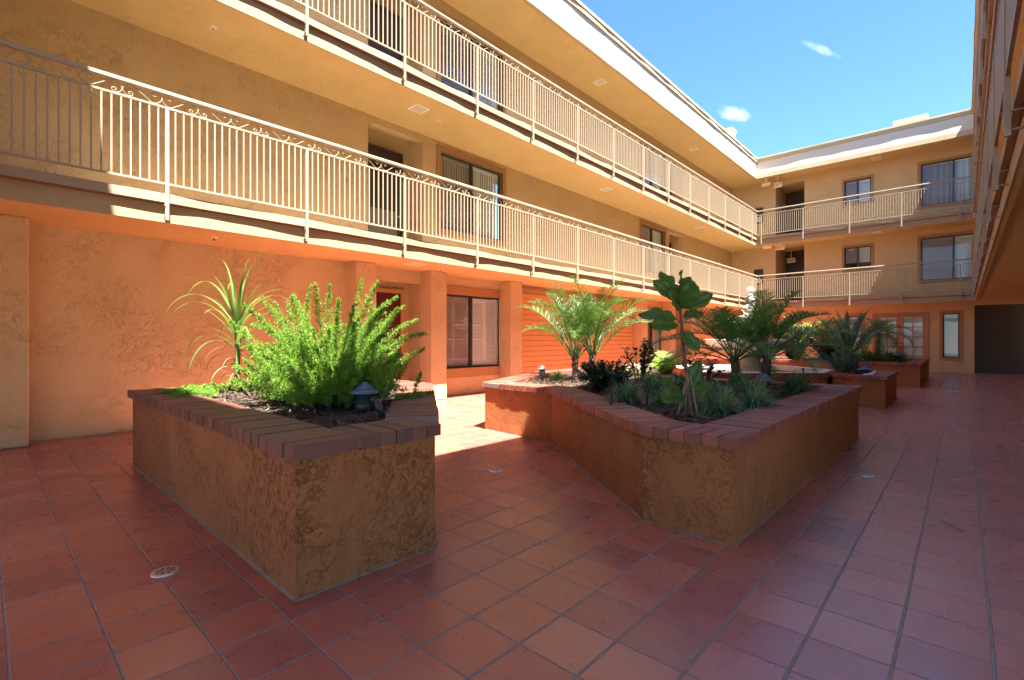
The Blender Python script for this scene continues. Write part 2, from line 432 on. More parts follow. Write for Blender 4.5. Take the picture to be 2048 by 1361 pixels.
def soil_mat():
    m, nt, p, out = mat_base('mulch_soil')
    n = noise(nt, pos(nt), 26, 8, 0.75); n2 = noise(nt, mapping(nt, pos(nt), (1, 1.6, 1)), 90, 4, 0.7, 1.0)
    c = ramp(nt, n, [(0.3, (0.028, 0.018, 0.013)), (0.52, (0.075, 0.046, 0.032)), (0.75, (0.17, 0.115, 0.085))])
    c2 = mixc_(nt, ramp(nt, n2, [(0.6, 0.0), (0.72, 0.8)]).outputs[0], c.outputs[0], (0.26, 0.19, 0.14))
    nt.links.new(c2, p.inputs['Base Color']); p.inputs['Roughness'].default_value = 0.95
    bump(nt, math_(nt, 'ADD', n, math_(nt, 'MULTIPLY', n2, 0.5)), p, 0.03)
    return m
M['soil'] = soil_mat()
def water_mat():
    m, nt, p, out = mat_base('dark_water')
    p.inputs['Base Color'].default_value = (0.012, 0.018, 0.014, 1); p.inputs['Roughness'].default_value = 0.08; p.inputs['Specular IOR Level'].default_value = 0.25
    bump(nt, noise(nt, pos(nt), 7, 3), p, 0.006)
    return m
M['water'] = water_mat()

# ------------------------------------------------------------------ setting: ground and tiled court
mb = MB(); mb.quad((-600, -600, -0.12), (600, -600, -0.12), (600, 600, -0.12), (-600, 600, -0.12))
tag(mb.build('ground', plain('dry_ground', (0.23, 0.205, 0.175), 0.95, var=0.2, scale=0.3)), kind='structure')
mb = MB(); mb.box(-9.2, 2.05, -9.0, 27.7, -0.10, 0.0)
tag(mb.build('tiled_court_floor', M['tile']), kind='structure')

# ------------------------------------------------------------------ the four wings
XW, XR, YB, YF = -9.1, 1.95, 27.2, -1.75
DL, DB, DR, DF = 1.57, 1.30, 1.61, 1.60          # depth of the walkways (wall to fascia)
FL = Frame(lambda u, v, d: (XW + d, u, v))
FB = Frame(lambda u, v, d: (u, YB - d, v))
FR_ = Frame(lambda u, v, d: (XR - d, u, v))
FF = Frame(lambda u, v, d: (u, YF + d, v))
SLAB = ((2.90, 3.19), (6.05, 6.35))
STRIP = ((3.10, 3.213), (6.257, 6.373))
ROOFZ = 9.42

def wavy(mb, fr, e0, e1, v0, v1, d0, d1, amp, seed, step=0.15):
    """long strip whose front edge wanders a little, as bent sheet metal does"""
    r = random.Random(seed); n = max(2, int((e1 - e0) / step)); P = fr.fn
    ph = [r.uniform(0, 6.28) for _ in range(5)]; wl_ = [1.797, 0.9, 2.9, 0.61, 4.3]; am = [0.5, 0.22, 0.35, 0.10, 0.3]
    prev = None
    for i in range(n + 1):
        u = e0 + (e1 - e0) * i / n
        k = sum(a * math.sin(2 * math.pi * u / w + p) for a, w, p in zip(am, wl_, ph)) * amp
        ring = [P(u, v0, d0), P(u, v0, d1 + k), P(u, v1, d1 + k * 0.6), P(u, v1, d0)]
        if prev:
            for j in range(4):
                mb.quad(prev[j], prev[(j + 1) % 4], ring[(j + 1) % 4], ring[j])
        else: mb.quad(*ring)
        prev = ring
    mb.quad(*reversed(prev))

def wing(name_label, fr, w0, w1, s0, s1, e0, e1, D, holes, seed, roof_back=6.0, bridge=False):
    root = thing('apartment_wing', name_label, 'building', fr.fn((e0 + e1) / 2, 0, 0.0), group='wings round the courtyard')
    if True:
        mb = MB(); fr.wall(mb, w0, w1, 0, ROOFZ, holes); mb.build('wall', M['wall'], root)
    for k, ((z0, z1), (t0, t1)) in enumerate(zip(SLAB, STRIP)):
        mb = MB(); fr.box(mb, s0, s1, z0, z1, 0.0 if bridge else -1.3, D)
        fr.box(mb, e0, e1, z0 - 0.04, z0, D - 0.07, D)
        sl = mb.build('balcony_slab', M['soffit'], root)
        mb = MB(); fr.box(mb, e0, e1, z0 - 0.043, z1 - 0.01, D - 0.02, D + 0.003)  # thin added sheet carrying the darkened colour for the sunlit slab edge
        mb.build('slab_face', M['slabface'], sl)
        mb = MB(); wavy(mb, fr, e0, e1, t0, t1, D - 0.1, D + 0.062, 0.013 if D != DR else 0.004, seed + k)
        mb.build('deck_edge', M['strip'], sl)
        mb = MB(); wavy(mb, fr, e0, e1, t0 - 0.022, t0, D - 0.02, D + 0.022, 0.008, seed + 9 + k)
        mb.build('flashing', M['flash'], sl)
        mb = MB(); fr.box(mb, s0, s1, z1, z1 + 0.012, 0.0, D - 0.1)
        mb.build('deck_surface', M['deck'], sl)
    mb = MB(); fr.box(mb, s0, s1, ROOFZ, 10.12, -roof_back, D)
    rf = mb.build('roof', M['soffit'], root)
    mb = MB(); fr.box(mb, e0, e1, 9.47, 10.06, D, D + 0.035)
    mb.build('fascia', M['fascia'], rf)
    mb = MB(); wavy(mb, fr, e0, e1, 9.27, 9.47, D - 0.05, D + 0.055, 0.008, seed + 20)
    mb.build('lower_fascia_trim', M['gutter'], rf)
    mb = MB(); wavy(mb, fr, e0, e1, 10.06, 10.19, D - 0.05, D + 0.085, 0.010, seed + 21)
    wavy(mb, fr, e0, e1, 10.19, 10.265, D - 0.3, D + 0.115, 0.006, seed + 22)
    mb.build('gutter', M['gutter'], rf)
    return root, rf

def window(par, fr, u0, u1, v0, v1, mulls, kind, trim=(0.1, 0.1, 0.1, 0.1), fw=0.045, dd=-0.07, frame_mat='brown', trim_d=0.028, seed=0, label=None):
    """trim boards round the opening; dark sliding frame; panes; blind or curtain; dim room behind"""
    mb = MB()
    fr.box(mb, u0, u0 + fw, v0, v1, dd - 0.05, dd); fr.box(mb, u1 - fw, u1, v0, v1, dd - 0.05, dd)
    fr.box(mb, u0 + fw, u1 - fw, v0, v0 + fw, dd - 0.05, dd); fr.box(mb, u0 + fw, u1 - fw, v1 - fw, v1, dd - 0.05, dd)
    for m_ in mulls: fr.box(mb, m_ - fw * 0.75, m_ + fw * 0.75, v0 + fw, v1 - fw, dd - 0.052, dd + 0.012)
    w = mb.build('window', M[frame_mat], par, bevel=0.004)
    if label: w['label'] = label
    edges = [u0 + fw] + [x for m_ in mulls for x in (m_ - fw * 0.75, m_ + fw * 0.75)] + [u1 - fw]
    for i in range(0, len(edges), 2):
        mb = MB(); fr.box(mb, edges[i], edges[i + 1], v0 + fw, v1 - fw, dd - 0.036, dd - 0.030)
        mb.build('pane', M['screen'] if (i == 0 and mulls) else M['glass'], w)
    r = random.Random(seed); mb = MB(); bd = dd - 0.085; P = fr.fn
    bm = M['blind']
    if kind in ('slats', 'slats_gap'):
        pitch = 0.05; v = v0 + fw + (0.0 if kind == 'slats' else 0.28); 
        while v < v1 - fw - 0.02:
            t = 0.010 + r.uniform(-0.002, 0.002)
            mb.hexa([P(u0 + fw, v, bd + 0.014), P(u1 - fw, v, bd + 0.014), P(u1 - fw, v + 0.043, bd - t), P(u0 + fw, v + 0.043, bd - t),
                     P(u0 + fw, v + 0.003, bd + 0.016), P(u1 - fw, v + 0.003, bd + 0.016), P(u1 - fw, v + 0.046, bd - t + 0.002), P(u0 + fw, v + 0.046, bd - t + 0.002)])
            v += pitch
        fr.box(mb, u0 + fw, u1 - fw, v1 - fw - 0.06, v1 - fw, bd - 0.02, bd + 0.02)
    elif kind == 'shutter':
        spans = []
        for i in range(0, len(edges), 2):
            a, b = edges[i], edges[i + 1]; c = (a + b) / 2
            spans += [(a, c - 0.004), (c + 0.004, b)]
        for a, b in spans:
            fr.box(mb, a, a + 0.05, v0 + fw, v1 - fw, bd - 0.02, bd + 0.012); fr.box(mb, b - 0.05, b, v0 + fw, v1 - fw, bd - 0.02, bd + 0.012)
            fr.box(mb, a + 0.05, b - 0.05, v0 + fw, v0 + fw + 0.1, bd - 0.02, bd + 0.01); fr.box(mb, a + 0.05, b - 0.05, v1 - fw - 0.1, v1 - fw, bd - 0.02, bd + 0.01)
            v = v0 + fw + 0.1
            while v < v1 - fw - 0.13:
                mb.hexa([P(a + 0.05, v, bd + 0.006), P(b - 0.05, v, bd + 0.006), P(b - 0.05, v + 0.088, bd - 0.032), P(a + 0.05, v + 0.088, bd - 0.032),
                         P(a + 0.05, v + 0.008, bd + 0.010), P(b - 0.05, v + 0.008, bd + 0.010), P(b - 0.05, v + 0.096, bd - 0.028), P(a + 0.05, v + 0.096, bd - 0.028)])
                v += 0.092
    elif kind == 'vertical':
        u = u0 + fw + 0.02
        while u < u1 - fw - 0.06:
            t = r.uniform(0.012, 0.03)
            mb.hexa([P(u, v0 + fw, bd), P(u + 0.086, v0 + fw, bd - t), P(u + 0.086, v0 + fw, bd - t - 0.002), P(u, v0 + fw, bd - 0.002),
                     P(u, v1 - fw - 0.06, bd), P(u + 0.086, v1 - fw - 0.06, bd - t), P(u + 0.086, v1 - fw - 0.06, bd - t - 0.002), P(u, v1 - fw - 0.06, bd - 0.002)])
            u += 0.082
        fr.box(mb, u0 + fw, u1 - fw, v1 - fw - 0.06, v1 - fw, bd - 0.03, bd + 0.015)
    elif kind == 'curtain':
        bm = M['curtain']; n = 70; pv = None
        for i in range(n + 1):
            u = u0 + fw + (u1 - u0 - 2 * fw) * i / n
            k = bd - 0.02 + 0.018 * math.sin(i * 0.9 + 0.7 * math.sin(i * 0.23))
            a, b = P(u, v0 + fw, k), P(u, v1 - fw, k)
            if pv: mb.quad(pv[0], a, b, pv[1])
            pv = (a, b)
    if mb.v: mb.build('blind' if kind != 'curtain' else 'curtain', bm, w)
    mb = MB(); fr.box(mb, u0 - 0.02, u1 + 0.02, v0 - 0.02, v1 + 0.02, dd - 0.40, dd - 0.36)
    mb.build('room_backing', M['room'], w)
    if trim:
        l, rr, t, b = trim; mb = MB()
        if t: fr.box(mb, u0 - l, u1 + rr, v1, v1 + t, -0.05, trim_d)
        if b: fr.box(mb, u0 - l, u1 + rr, v0 - b, v0, -0.05, trim_d)
        if l: fr.box(mb, u0 - l, u0, v0, v1, -0.05, trim_d)
        if rr: fr.box(mb, u1, u1 + rr, v0, v1, -0.05, trim_d)
        mb.build('window_trim', M['trim'], w, bevel=0.004)
    return w

def recess(par, fr, u0, u1, v0, v1, dep):
    mb = MB(); P = fr.fn
    fr.box(mb, u0 - 0.1, u0, v0, v1 + 0.12, -dep, -0.2); fr.box(mb, u1, u1 + 0.1, v0, v1 + 0.12, -dep, -0.2)
    fr.box(mb, u0 - 0.1, u1 + 0.1, v0, v1 + 0.12, -dep - 0.1, -dep)
    fr.box(mb, u0 - 0.1, u1 + 0.1, v1 + 0.12, v1 + 0.2, -dep - 0.1, -0.2)
    return mb.build('entry_recess', M['wall'], par)

# ---- left wing
u_c = 13.1
recs = [(5.46, 6.86), (19.6, 21.0)]
wins_up = [(7.38, 9.5), (17.2, 19.2)]
h_left = []
for i, (a, b) in enumerate(recs):
    h_left += [(a, b, 0.0, 2.63), (a, b, 3.19, 5.90), (a, b, 6.35, 9.12)]
for a, b in wins_up:
    h_left += [(a, b, 4.0, 5.83), (a, b, 7.1, 8.98)]
h_left += [(7.34, 9.5, 0.66, 2.46), (17.1, 19.25, 0.1, 2.46)]
left, left_roof = wing('long sunlit tan wing on the left with two walkway floors over orange ground floor walls', FL, -8, 27.2, -8, 34, -0.15, 25.9, DL, h_left, 11)
for i, (a, b) in enumerate(recs):
    for k, (z0, z1) in enumerate(((0.0, 2.63), (3.19, 5.90), (6.35, 9.12))):
        recess(left, FL, a, b, z0, z1, 0.55)
        m_ = (a + b) / 2; dh = z0 + 2.42
        d0, d1 = (a + 0.2, a + 1.14) if i == 0 else (b - 1.14, b - 0.2)
        red = (k == 0)
        mb = MB(); FL.box(mb, d0, d1, z0 + 0.01, dh, -0.55, -0.50)
        if red:                                               # raised panels
            for pv0, pv1 in ((1.62, 2.28), (0.95, 1.5), (0.15, 0.82)):
                for pu0, pu1 in ((d0 + 0.09, d0 + 0.42), (d0 + 0.52, d1 - 0.09)):
                    FL.box(mb, pu0, pu1, z0 + pv0, z0 + pv1, -0.50, -0.487)
        dr = mb.build('door', M['reddoor'] if red else M['darkdoor'], left, bevel=0.004)
        if red: dr['label'] = 'dark red panelled entry door'
        else: dr['label'] = 'dark screen door'
        mb = MB(); w_ = 0.09 if red else 0.05
        FL.box(mb, d0 - w_, d0, z0, dh + w_, -0.55, -0.46); FL.box(mb, d1, d1 + w_, z0, dh + w_, -0.55, -0.46); FL.box(mb, d0, d1, dh, dh + w_, -0.55, -0.46)
        mb.build('door_frame', M['doorframe'] if red else M['brown'], dr, bevel=0.004)
        if not red:
            mb = MB(); FL.box(mb, d0 + 0.1, d1 - 0.1, z0 + 0.12, z0 + 1.1, -0.50, -0.492)
            mb.build('screen_panel', plain('screen_mesh', (0.20, 0.18, 0.13), 0.6, var=0.5, scale=60) if 'screen_mesh' not in bpy.data.materials else bpy.data.materials['screen_mesh'], dr)
        mb = MB(); hu = d1 - 0.07 if i == 0 else d0 + 0.07
        mb.tube([FL.fn(hu, z0 + 1.0, -0.5), FL.fn(hu, z0 + 1.0, -0.44)], 0.028, 10)
        mb.build('handle', M['steel'], dr)
for i, (a, b) in enumerate(wins_up):
    mid = 8.44 if i == 0 else 18.2
    window(left, FL, a, b, 4.0, 5.83, [mid], 'vertical' if i == 0 else 'shutter', trim=(0.13, 0.12, 0.12, 0.14), seed=i)
    window(left, FL, a, b, 7.1, 8.98, [mid], 'slats', trim=(0.13, 0.12, 0.12, 0.14), seed=i + 4)
window(left, FL, 7.34, 9.5, 0.66, 2.46, [8.43], 'shutter', trim=(0.06, 0.06, 0.2, 0.23), seed=8)
window(left, FL, 17.1, 19.25, 0.1, 2.46, [18.2], 'vertical', trim=(0.06, 0.06, 0.2, 0.08), seed=9)
for a, b in ((4.966, 5.417), (6.80, 7.244), (9.404, 9.857), (16.5, 16.95), (18.95, 19.40), (20.95, 21.40)):
    mb = MB(); FL.box(mb, a, b, 0, 2.90, -0.05, 0.40)
    mb.build('column', M['wall'], left, bevel=0.018, seg=2)
mb = MB(); FL.box(mb, -1.75, 0.42, 0, 2.90, -0.05, 0.40)
mb.build('wall_pier', M['wall'], left, bevel=0.018, seg=2)
mb = MB(); v = 0.30; P = FL.fn; a, b = 9.86, 16.45
while v < 2.62:
    mb.hexa([P(a, v, 0.0), P(b, v, 0.0), P(b, v, 0.06), P(a, v, 0.06), P(a, v + 0.138, 0.0), P(b, v + 0.138, 0.0), P(b, v + 0.138, 0.04), P(a, v + 0.138, 0.04)])
    v += 0.148
sd = mb.build('siding', M['siding'], left)
mb = MB(); FL.box(mb, a, b, 2.67, 2.80, -0.01, 0.075); mb.build('siding_header', M['trim'], sd)

def caulk(mb, a, b, z0=0.0, seed=0, w=0.014):
    """ragged bead of dirty mortar where a wall (face a-b, walked with the open side on the right) meets the floor"""
    r = random.Random(seed); a, b = Vector(a), Vector(b); L = (b - a).length; t = (b - a) / L; nn = Vector((t.y, -t.x)); n = max(2, int(L / 0.06)); pv = None
    for i in range(n + 1):
        p = a + t * (L * i / n); ww = w * r.uniform(0.45, 1.25); hh = w * r.uniform(0.35, 1.1)
        q = [(p.x - nn.x * 0.004, p.y - nn.y * 0.004, z0 + hh), (p.x + nn.x * ww, p.y + nn.y * ww, z0 + 0.001)]
        if pv: mb.quad(pv[0], pv[1], q[1], q[0])
        pv = q
M['caulk'] = plain('dirty_mortar_bead', (0.17, 0.145, 0.11), 0.9, var=0.6, scale=18)
mb = MB(); caulk(mb, (-9.1, 5.0), (-9.1, 0.42), seed=1, w=0.03); caulk(mb, (-8.7, 0.42), (-8.7, -1.7), seed=2, w=0.03); caulk(mb, (-9.1, 9.4), (-9.1, 7.25), seed=3)
mb.build('base_joint', M['caulk'], left)
# ---- back wing
h_back = [(-3.96, -3.40, 0.62, 2.46), (-3.02, -1.075, 0.0, 2.53), (-0.636, -0.12, 0.62, 2.46), (0.326, 1.95, 0.0, 2.76)]
h_back += [(-6.97, -5.70, 3.19, 6.0), (-6.97, -5.70, 6.35, 9.14)]
h_back += [(-4.07, -3.06, 4.58, 5.62), (-4.07, -3.06, 7.62, 8.70), (-1.34, 0.73, 3.88, 5.68), (-1.34, 0.73, 7.03, 8.82)]
back, back_roof = wing('tan wing closing the far end with French doors below two walkways', FB, -9.1, 1.95, -7.53, 0.34, -7.46, 0.28, DB, h_back, 31)
mb = MB(); P = FB.fn
for z0, z1 in ((3.19, 6.0), (6.35, 9.14)):
    FB.box(mb, -7.10, -6.97, z0, z1 + 0.1, -2.0, -0.2); FB.box(mb, -5.70, -5.57, z0, z1 + 0.1, -2.0, -0.2)
    FB.box(mb, -7.10, -5.57, z1 + 0.03, z1 + 0.13, -2.0, -0.2)
    FB.box(mb, -7.10, -5.57, z0 - 0.06, z0 - 0.002, -2.0, -1.3)
cr = mb.build('corridor', M['wall'], back)
for z0, z1 in ((3.19, 6.0), (6.35, 9.14)):
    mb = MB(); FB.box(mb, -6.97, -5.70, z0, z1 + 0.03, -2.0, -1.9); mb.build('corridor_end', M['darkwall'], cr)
    mb = MB(); FB.box(mb, -6.75, -5.85, z0, z0 + 2.1, -1.9, -1.86); mb.build('corridor_door', M['darkdoor'], cr)
window(back, FB, -3.96, -3.40, 0.62, 2.46, [], 'slats', trim=(0.11, 0.11, 0.11, 0.11), seed=21)
window(back, FB, -0.636, -0.12, 0.62, 2.46, [], 'slats', trim=(0.11, 0.11, 0.11, 0.11), seed=22)
window(back, FB, -4.07, -3.06, 4.58, 5.62, [-3.565], 'slats_gap', trim=(0.1, 0.1, 0.1, 0.1), seed=23)
window(back, FB, -4.07, -3.06, 7.62, 8.70, [-3.565], 'slats', trim=(0.1, 0.1, 0.1, 0.1), seed=24)
window(back, FB, -1.34, 0.73, 3.88, 5.68, [-0.30], 'slats', trim=(0.11, 0.11, 0.11, 0.11), seed=25)
window(back, FB, -1.34, 0.73, 7.03, 8.82, [-0.30], 'curtain', trim=(0.11, 0.11, 0.11, 0.11), seed=26)
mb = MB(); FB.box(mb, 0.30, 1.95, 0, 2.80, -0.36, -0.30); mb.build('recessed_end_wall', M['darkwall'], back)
# French doors
fd = MB(); w_ = 0.09
FB.box(fd, -3.02, -3.02 + w_, 0, 2.53, -0.12, 0.03); FB.box(fd, -1.075 - w_, -1.075, 0, 2.53, -0.12, 0.03); FB.box(fd, -3.02 + w_, -1.075 - w_, 2.53 - w_, 2.53, -0.12, 0.03)
fdr = fd.build('french_door_frame', M['frenchwood'], back, bevel=0.005)
for a, b in ((-2.93, -2.05), (-2.043, -1.165)):
    mb = MB(); st = 0.12; z0, z1 = 0.012, 2.435
    FB.box(mb, a, a + st, z0, z1, -0.08, -0.03); FB.box(mb, b - st, b, z0, z1, -0.08, -0.03)
    FB.box(mb, a + st, b - st, z0, z0 + 0.22, -0.08, -0.03); FB.box(mb, a + st, b - st, z1 - 0.11, z1, -0.08, -0.03)
    g0, g1 = z0 + 0.22, z1 - 0.11; c = (a + b) / 2
    FB.box(mb, c - 0.017, c + 0.017, g0, g1, -0.075, -0.035)
    for k in range(1, 5):
        g = g0 + (g1 - g0) * k / 5
        FB.box(mb, a + st, c - 0.017, g - 0.017, g + 0.017, -0.073, -0.037); FB.box(mb, c + 0.017, b - st, g - 0.017, g + 0.017, -0.073, -0.037)
    lf = mb.build('french_door', M['frenchwood'], back, bevel=0.003)
    mb = MB(); FB.box(mb, a + st, b - st, g0, g1, -0.060, -0.055); mb.build('pane', M['glass'], lf)
    mb = MB(); v = g0
    while v < g1 - 0.03:
        mb.hexa([P(a + st, v, -0.11), P(b - st, v, -0.11), P(b - st, v + 0.036, -0.132), P(a + st, v + 0.036, -0.132), P(a + st, v + 0.003, -0.108), P(b - st, v + 0.003, -0.108), P(b - st, v + 0.039, -0.130), P(a + st, v + 0.039, -0.130)])
        v += 0.042
    mb.build('blind', M['blind'], lf)
    mb = MB(); FB.box(mb, a, b, 0, 2.45, -0.40, -0.36); mb.build('room_backing', M['room'], lf)
    if a > -2.05:
        for z in (0.92, 1.06, 1.2):
            mb = MB(); mb.lathe([(0.0, 0), (0.026, 0.005), (0.034, 0.03), (0.022, 0.05), (0, 0.055)], 10)
            mb.v = [(a + 0.06 + x, YB + 0.03 - zz, z + y) for x, y, zz in mb.v]
            mb.build('handle', M['brown'], lf)
mb = MB(); FB.box(mb, -2.5, -1.2, 10.12, 11.87, -4.2, -2.6)
mb.build('chimney', M['wall'], back_roof, bevel=0.02)
mb = MB(); FL.box(mb, 24.6, 25.2, 10.12, 11.55, 0.25, 0.85); FL.box(mb, 24.55, 25.25, 11.55, 11.62, 0.2, 0.9)
mb.build('chimney', M['fascia'], left_roof, bevel=0.01)

# ---- right wing (we stand beside its walkways) and the wing behind the camera
right, right_roof = wing('near wing on the right, its brown shaded walkways seen from below at the edge', FR_, -8, 27.2, -8, 34, -0.15, 25.9, DR, [(-7.0, 4.0, 0.0, 2.88)], 51)  # unseen ground floor opening near the camera, added to let sky light in
rear, rear_roof = wing('walkways across the near end, unseen behind the viewpoint, left open to admit daylight', FF, -9.1, -6.2, -7.53, 0.34, -7.46, 0.28, DF, [], 71, roof_back=0.0, bridge=True)  # back wall cut to a stub at left so daylight fills the foreground

# ------------------------------------------------------------------ iron railings
RZ = dict(bot=0.10, sub=1.075, hand=1.235, top=1.285)    # heights above the deck edge top
def catmull(p, n=5):
    out = []
    for i in range(len(p) - 1):
        a, b, c, d = p[max(i - 1, 0)], p[i], p[i + 1], p[min(i + 2, len(p) - 1)]
        for k in range(n):
            t = k / n
            out.append(tuple(0.5 * ((2 * b[j]) + (-a[j] + c[j]) * t + (2 * a[j] - 5 * b[j] + 4 * c[j] - d[j]) * t * t + (-a[j] + 3 * b[j] - 3 * c[j] + d[j]) * t ** 3) for j in range(2)))
    out.append(p[-1]); return out
def scroll_rod():
    h = [(0.0, 0.0), (0.05, 0.036), (0.095, 0.064), (0.135, 0.064), (0.172, 0.040), (0.195, 0.0), (0.178, -0.046), (0.140, -0.066), (0.104, -0.056),
         (0.098, -0.030), (0.117, -0.014), (0.138, -0.024), (0.136, -0.042), (0.121, -0.043)]
    full = [(-x, -y) for x, y in reversed(h[1:])] + h
    return catmull(full, 4)
ROD = scroll_rod()
protos = {}
def railing(label, p0, rz, length, base, posts, near=0.0, group='cream iron railings of the walkways'):
    """local x runs along the rail, +y faces away from the building's court side"""
    root = thing('walkway_railing', label, 'railing', (p0[0], p0[1], base), rz, group)
    m = M['rail']
    def part(name, mb, par=root, bev=0.0): return mb.build(name, m, par, bevel=bev, world=False)
    mb = MB(); mb.box(0, length, -0.03, 0.03, RZ['hand'], RZ['top']); part('handrail', mb, bev=0.008)
    mb = MB(); mb.box(0, length, -0.012, 0.012, RZ['sub'] - 0.012, RZ['sub'] + 0.012); part('upper_rail', mb)
    mb = MB(); mb.box(0, length, -0.012, 0.012, RZ['bot'], RZ['bot'] + 0.024); part('bottom_rail', mb)
    if 'post' not in protos:
        mb = MB(); mb.box(-0.02, 0.02, -0.02, 0.02, -0.345, RZ['sub']); a = part('post', mb, bev=0.003)
        mb = MB()
        for z in (-0.30, -0.16):
            mb.tube([(0, 0.0, z), (0, 0.11, z)], 0.009, 6); mb.box(-0.03, -0.02, -0.03, 0.012, z - 0.012, z + 0.012)
        b = part('bracket', mb, a)
        mb = MB(); mb.box(-0.008, 0.008, -0.008, 0.008, RZ['bot'] + 0.02, RZ['sub'] - 0.01); c = part('baluster', mb)
        protos['post'], protos['bracket'], protos['bal'] = a.data, b.data, c.data
        protos['bev'] = True
        bpy.data.objects.remove(b); bpy.data.objects.remove(a); bpy.data.objects.remove(c)
    for x in posts:
        o = bpy.data.objects.new('post', protos['post']); COL.objects.link(o); o.parent = root; o.location = (x, 0, 0)
        q = bpy.data.objects.new('bracket', protos['bracket']); COL.objects.link(q); q.parent = o
    xs = []
    stops = [0.0] + [x for x in posts if 0.05 < x < length - 0.05] + [length]
    for a, b in zip(stops[:-1], stops[1:]):
        n = max(1, round((b - a) / 0.0909)); xs += [a + (b - a) * k / n for k in range(1, n)]
    xs.sort(key=lambda x: abs(x - near))
    for x in xs[:100]:
        o = bpy.data.objects.new('baluster', protos['bal']); COL.objects.link(o); o.parent = root; o.location = (x, 0, 0)
    if len(xs) > 100:
        mb = MB()
        for x in xs[100:]: mb.box(x - 0.008, x + 0.008, -0.008, 0.008, RZ['bot'] + 0.02, RZ['sub'] - 0.01)
        tag(part('far_balusters', mb), kind='stuff')
    mb = MB(); k = 0; zc = (RZ['sub'] + RZ['hand']) / 2 + 0.005; x = 0.22
    while x < length - 0.2:
        s = 1 if k % 2 == 0 else -1
        mb.tube([(x + s * px, 0, zc + py) for px, py in ROD], 0.0045, 4, cap=False)
        x += 0.395; k += 1
    part('scrollwork', mb)
    return root
LRX, BRY, RRX = -7.43, 25.80, 0.24
lp = [1.605 + 1.797 * k + 0.05 for k in range(0, 14)]
for (lab, base) in (('lower walkway railing of the long left wing', 3.215), ('upper walkway railing of the long left wing', 6.375)):
    railing('cream iron ' + lab + ', scrollwork under its handrail', (LRX, -0.05, 0), R(90), 25.85, base, lp, near=2.0 if base < 4 else 4.5)
for (lab, base) in (('lower', 3.215), ('upper', 6.375)):
    railing(f'cream iron {lab} walkway railing across the far wing, half in shade', (LRX, BRY, 0), 0, RRX - LRX, base, [0.18 + 1.79 * k for k in range(5)], near=4)
for (lab, base) in (('lower', 3.215), ('upper', 6.375)):
    railing(f'shaded {lab} walkway railing of the right wing seen end-on from below', (RRX, 25.80, 0), R(-90), 25.85, base, [25.85 - x for x in lp], near=22)

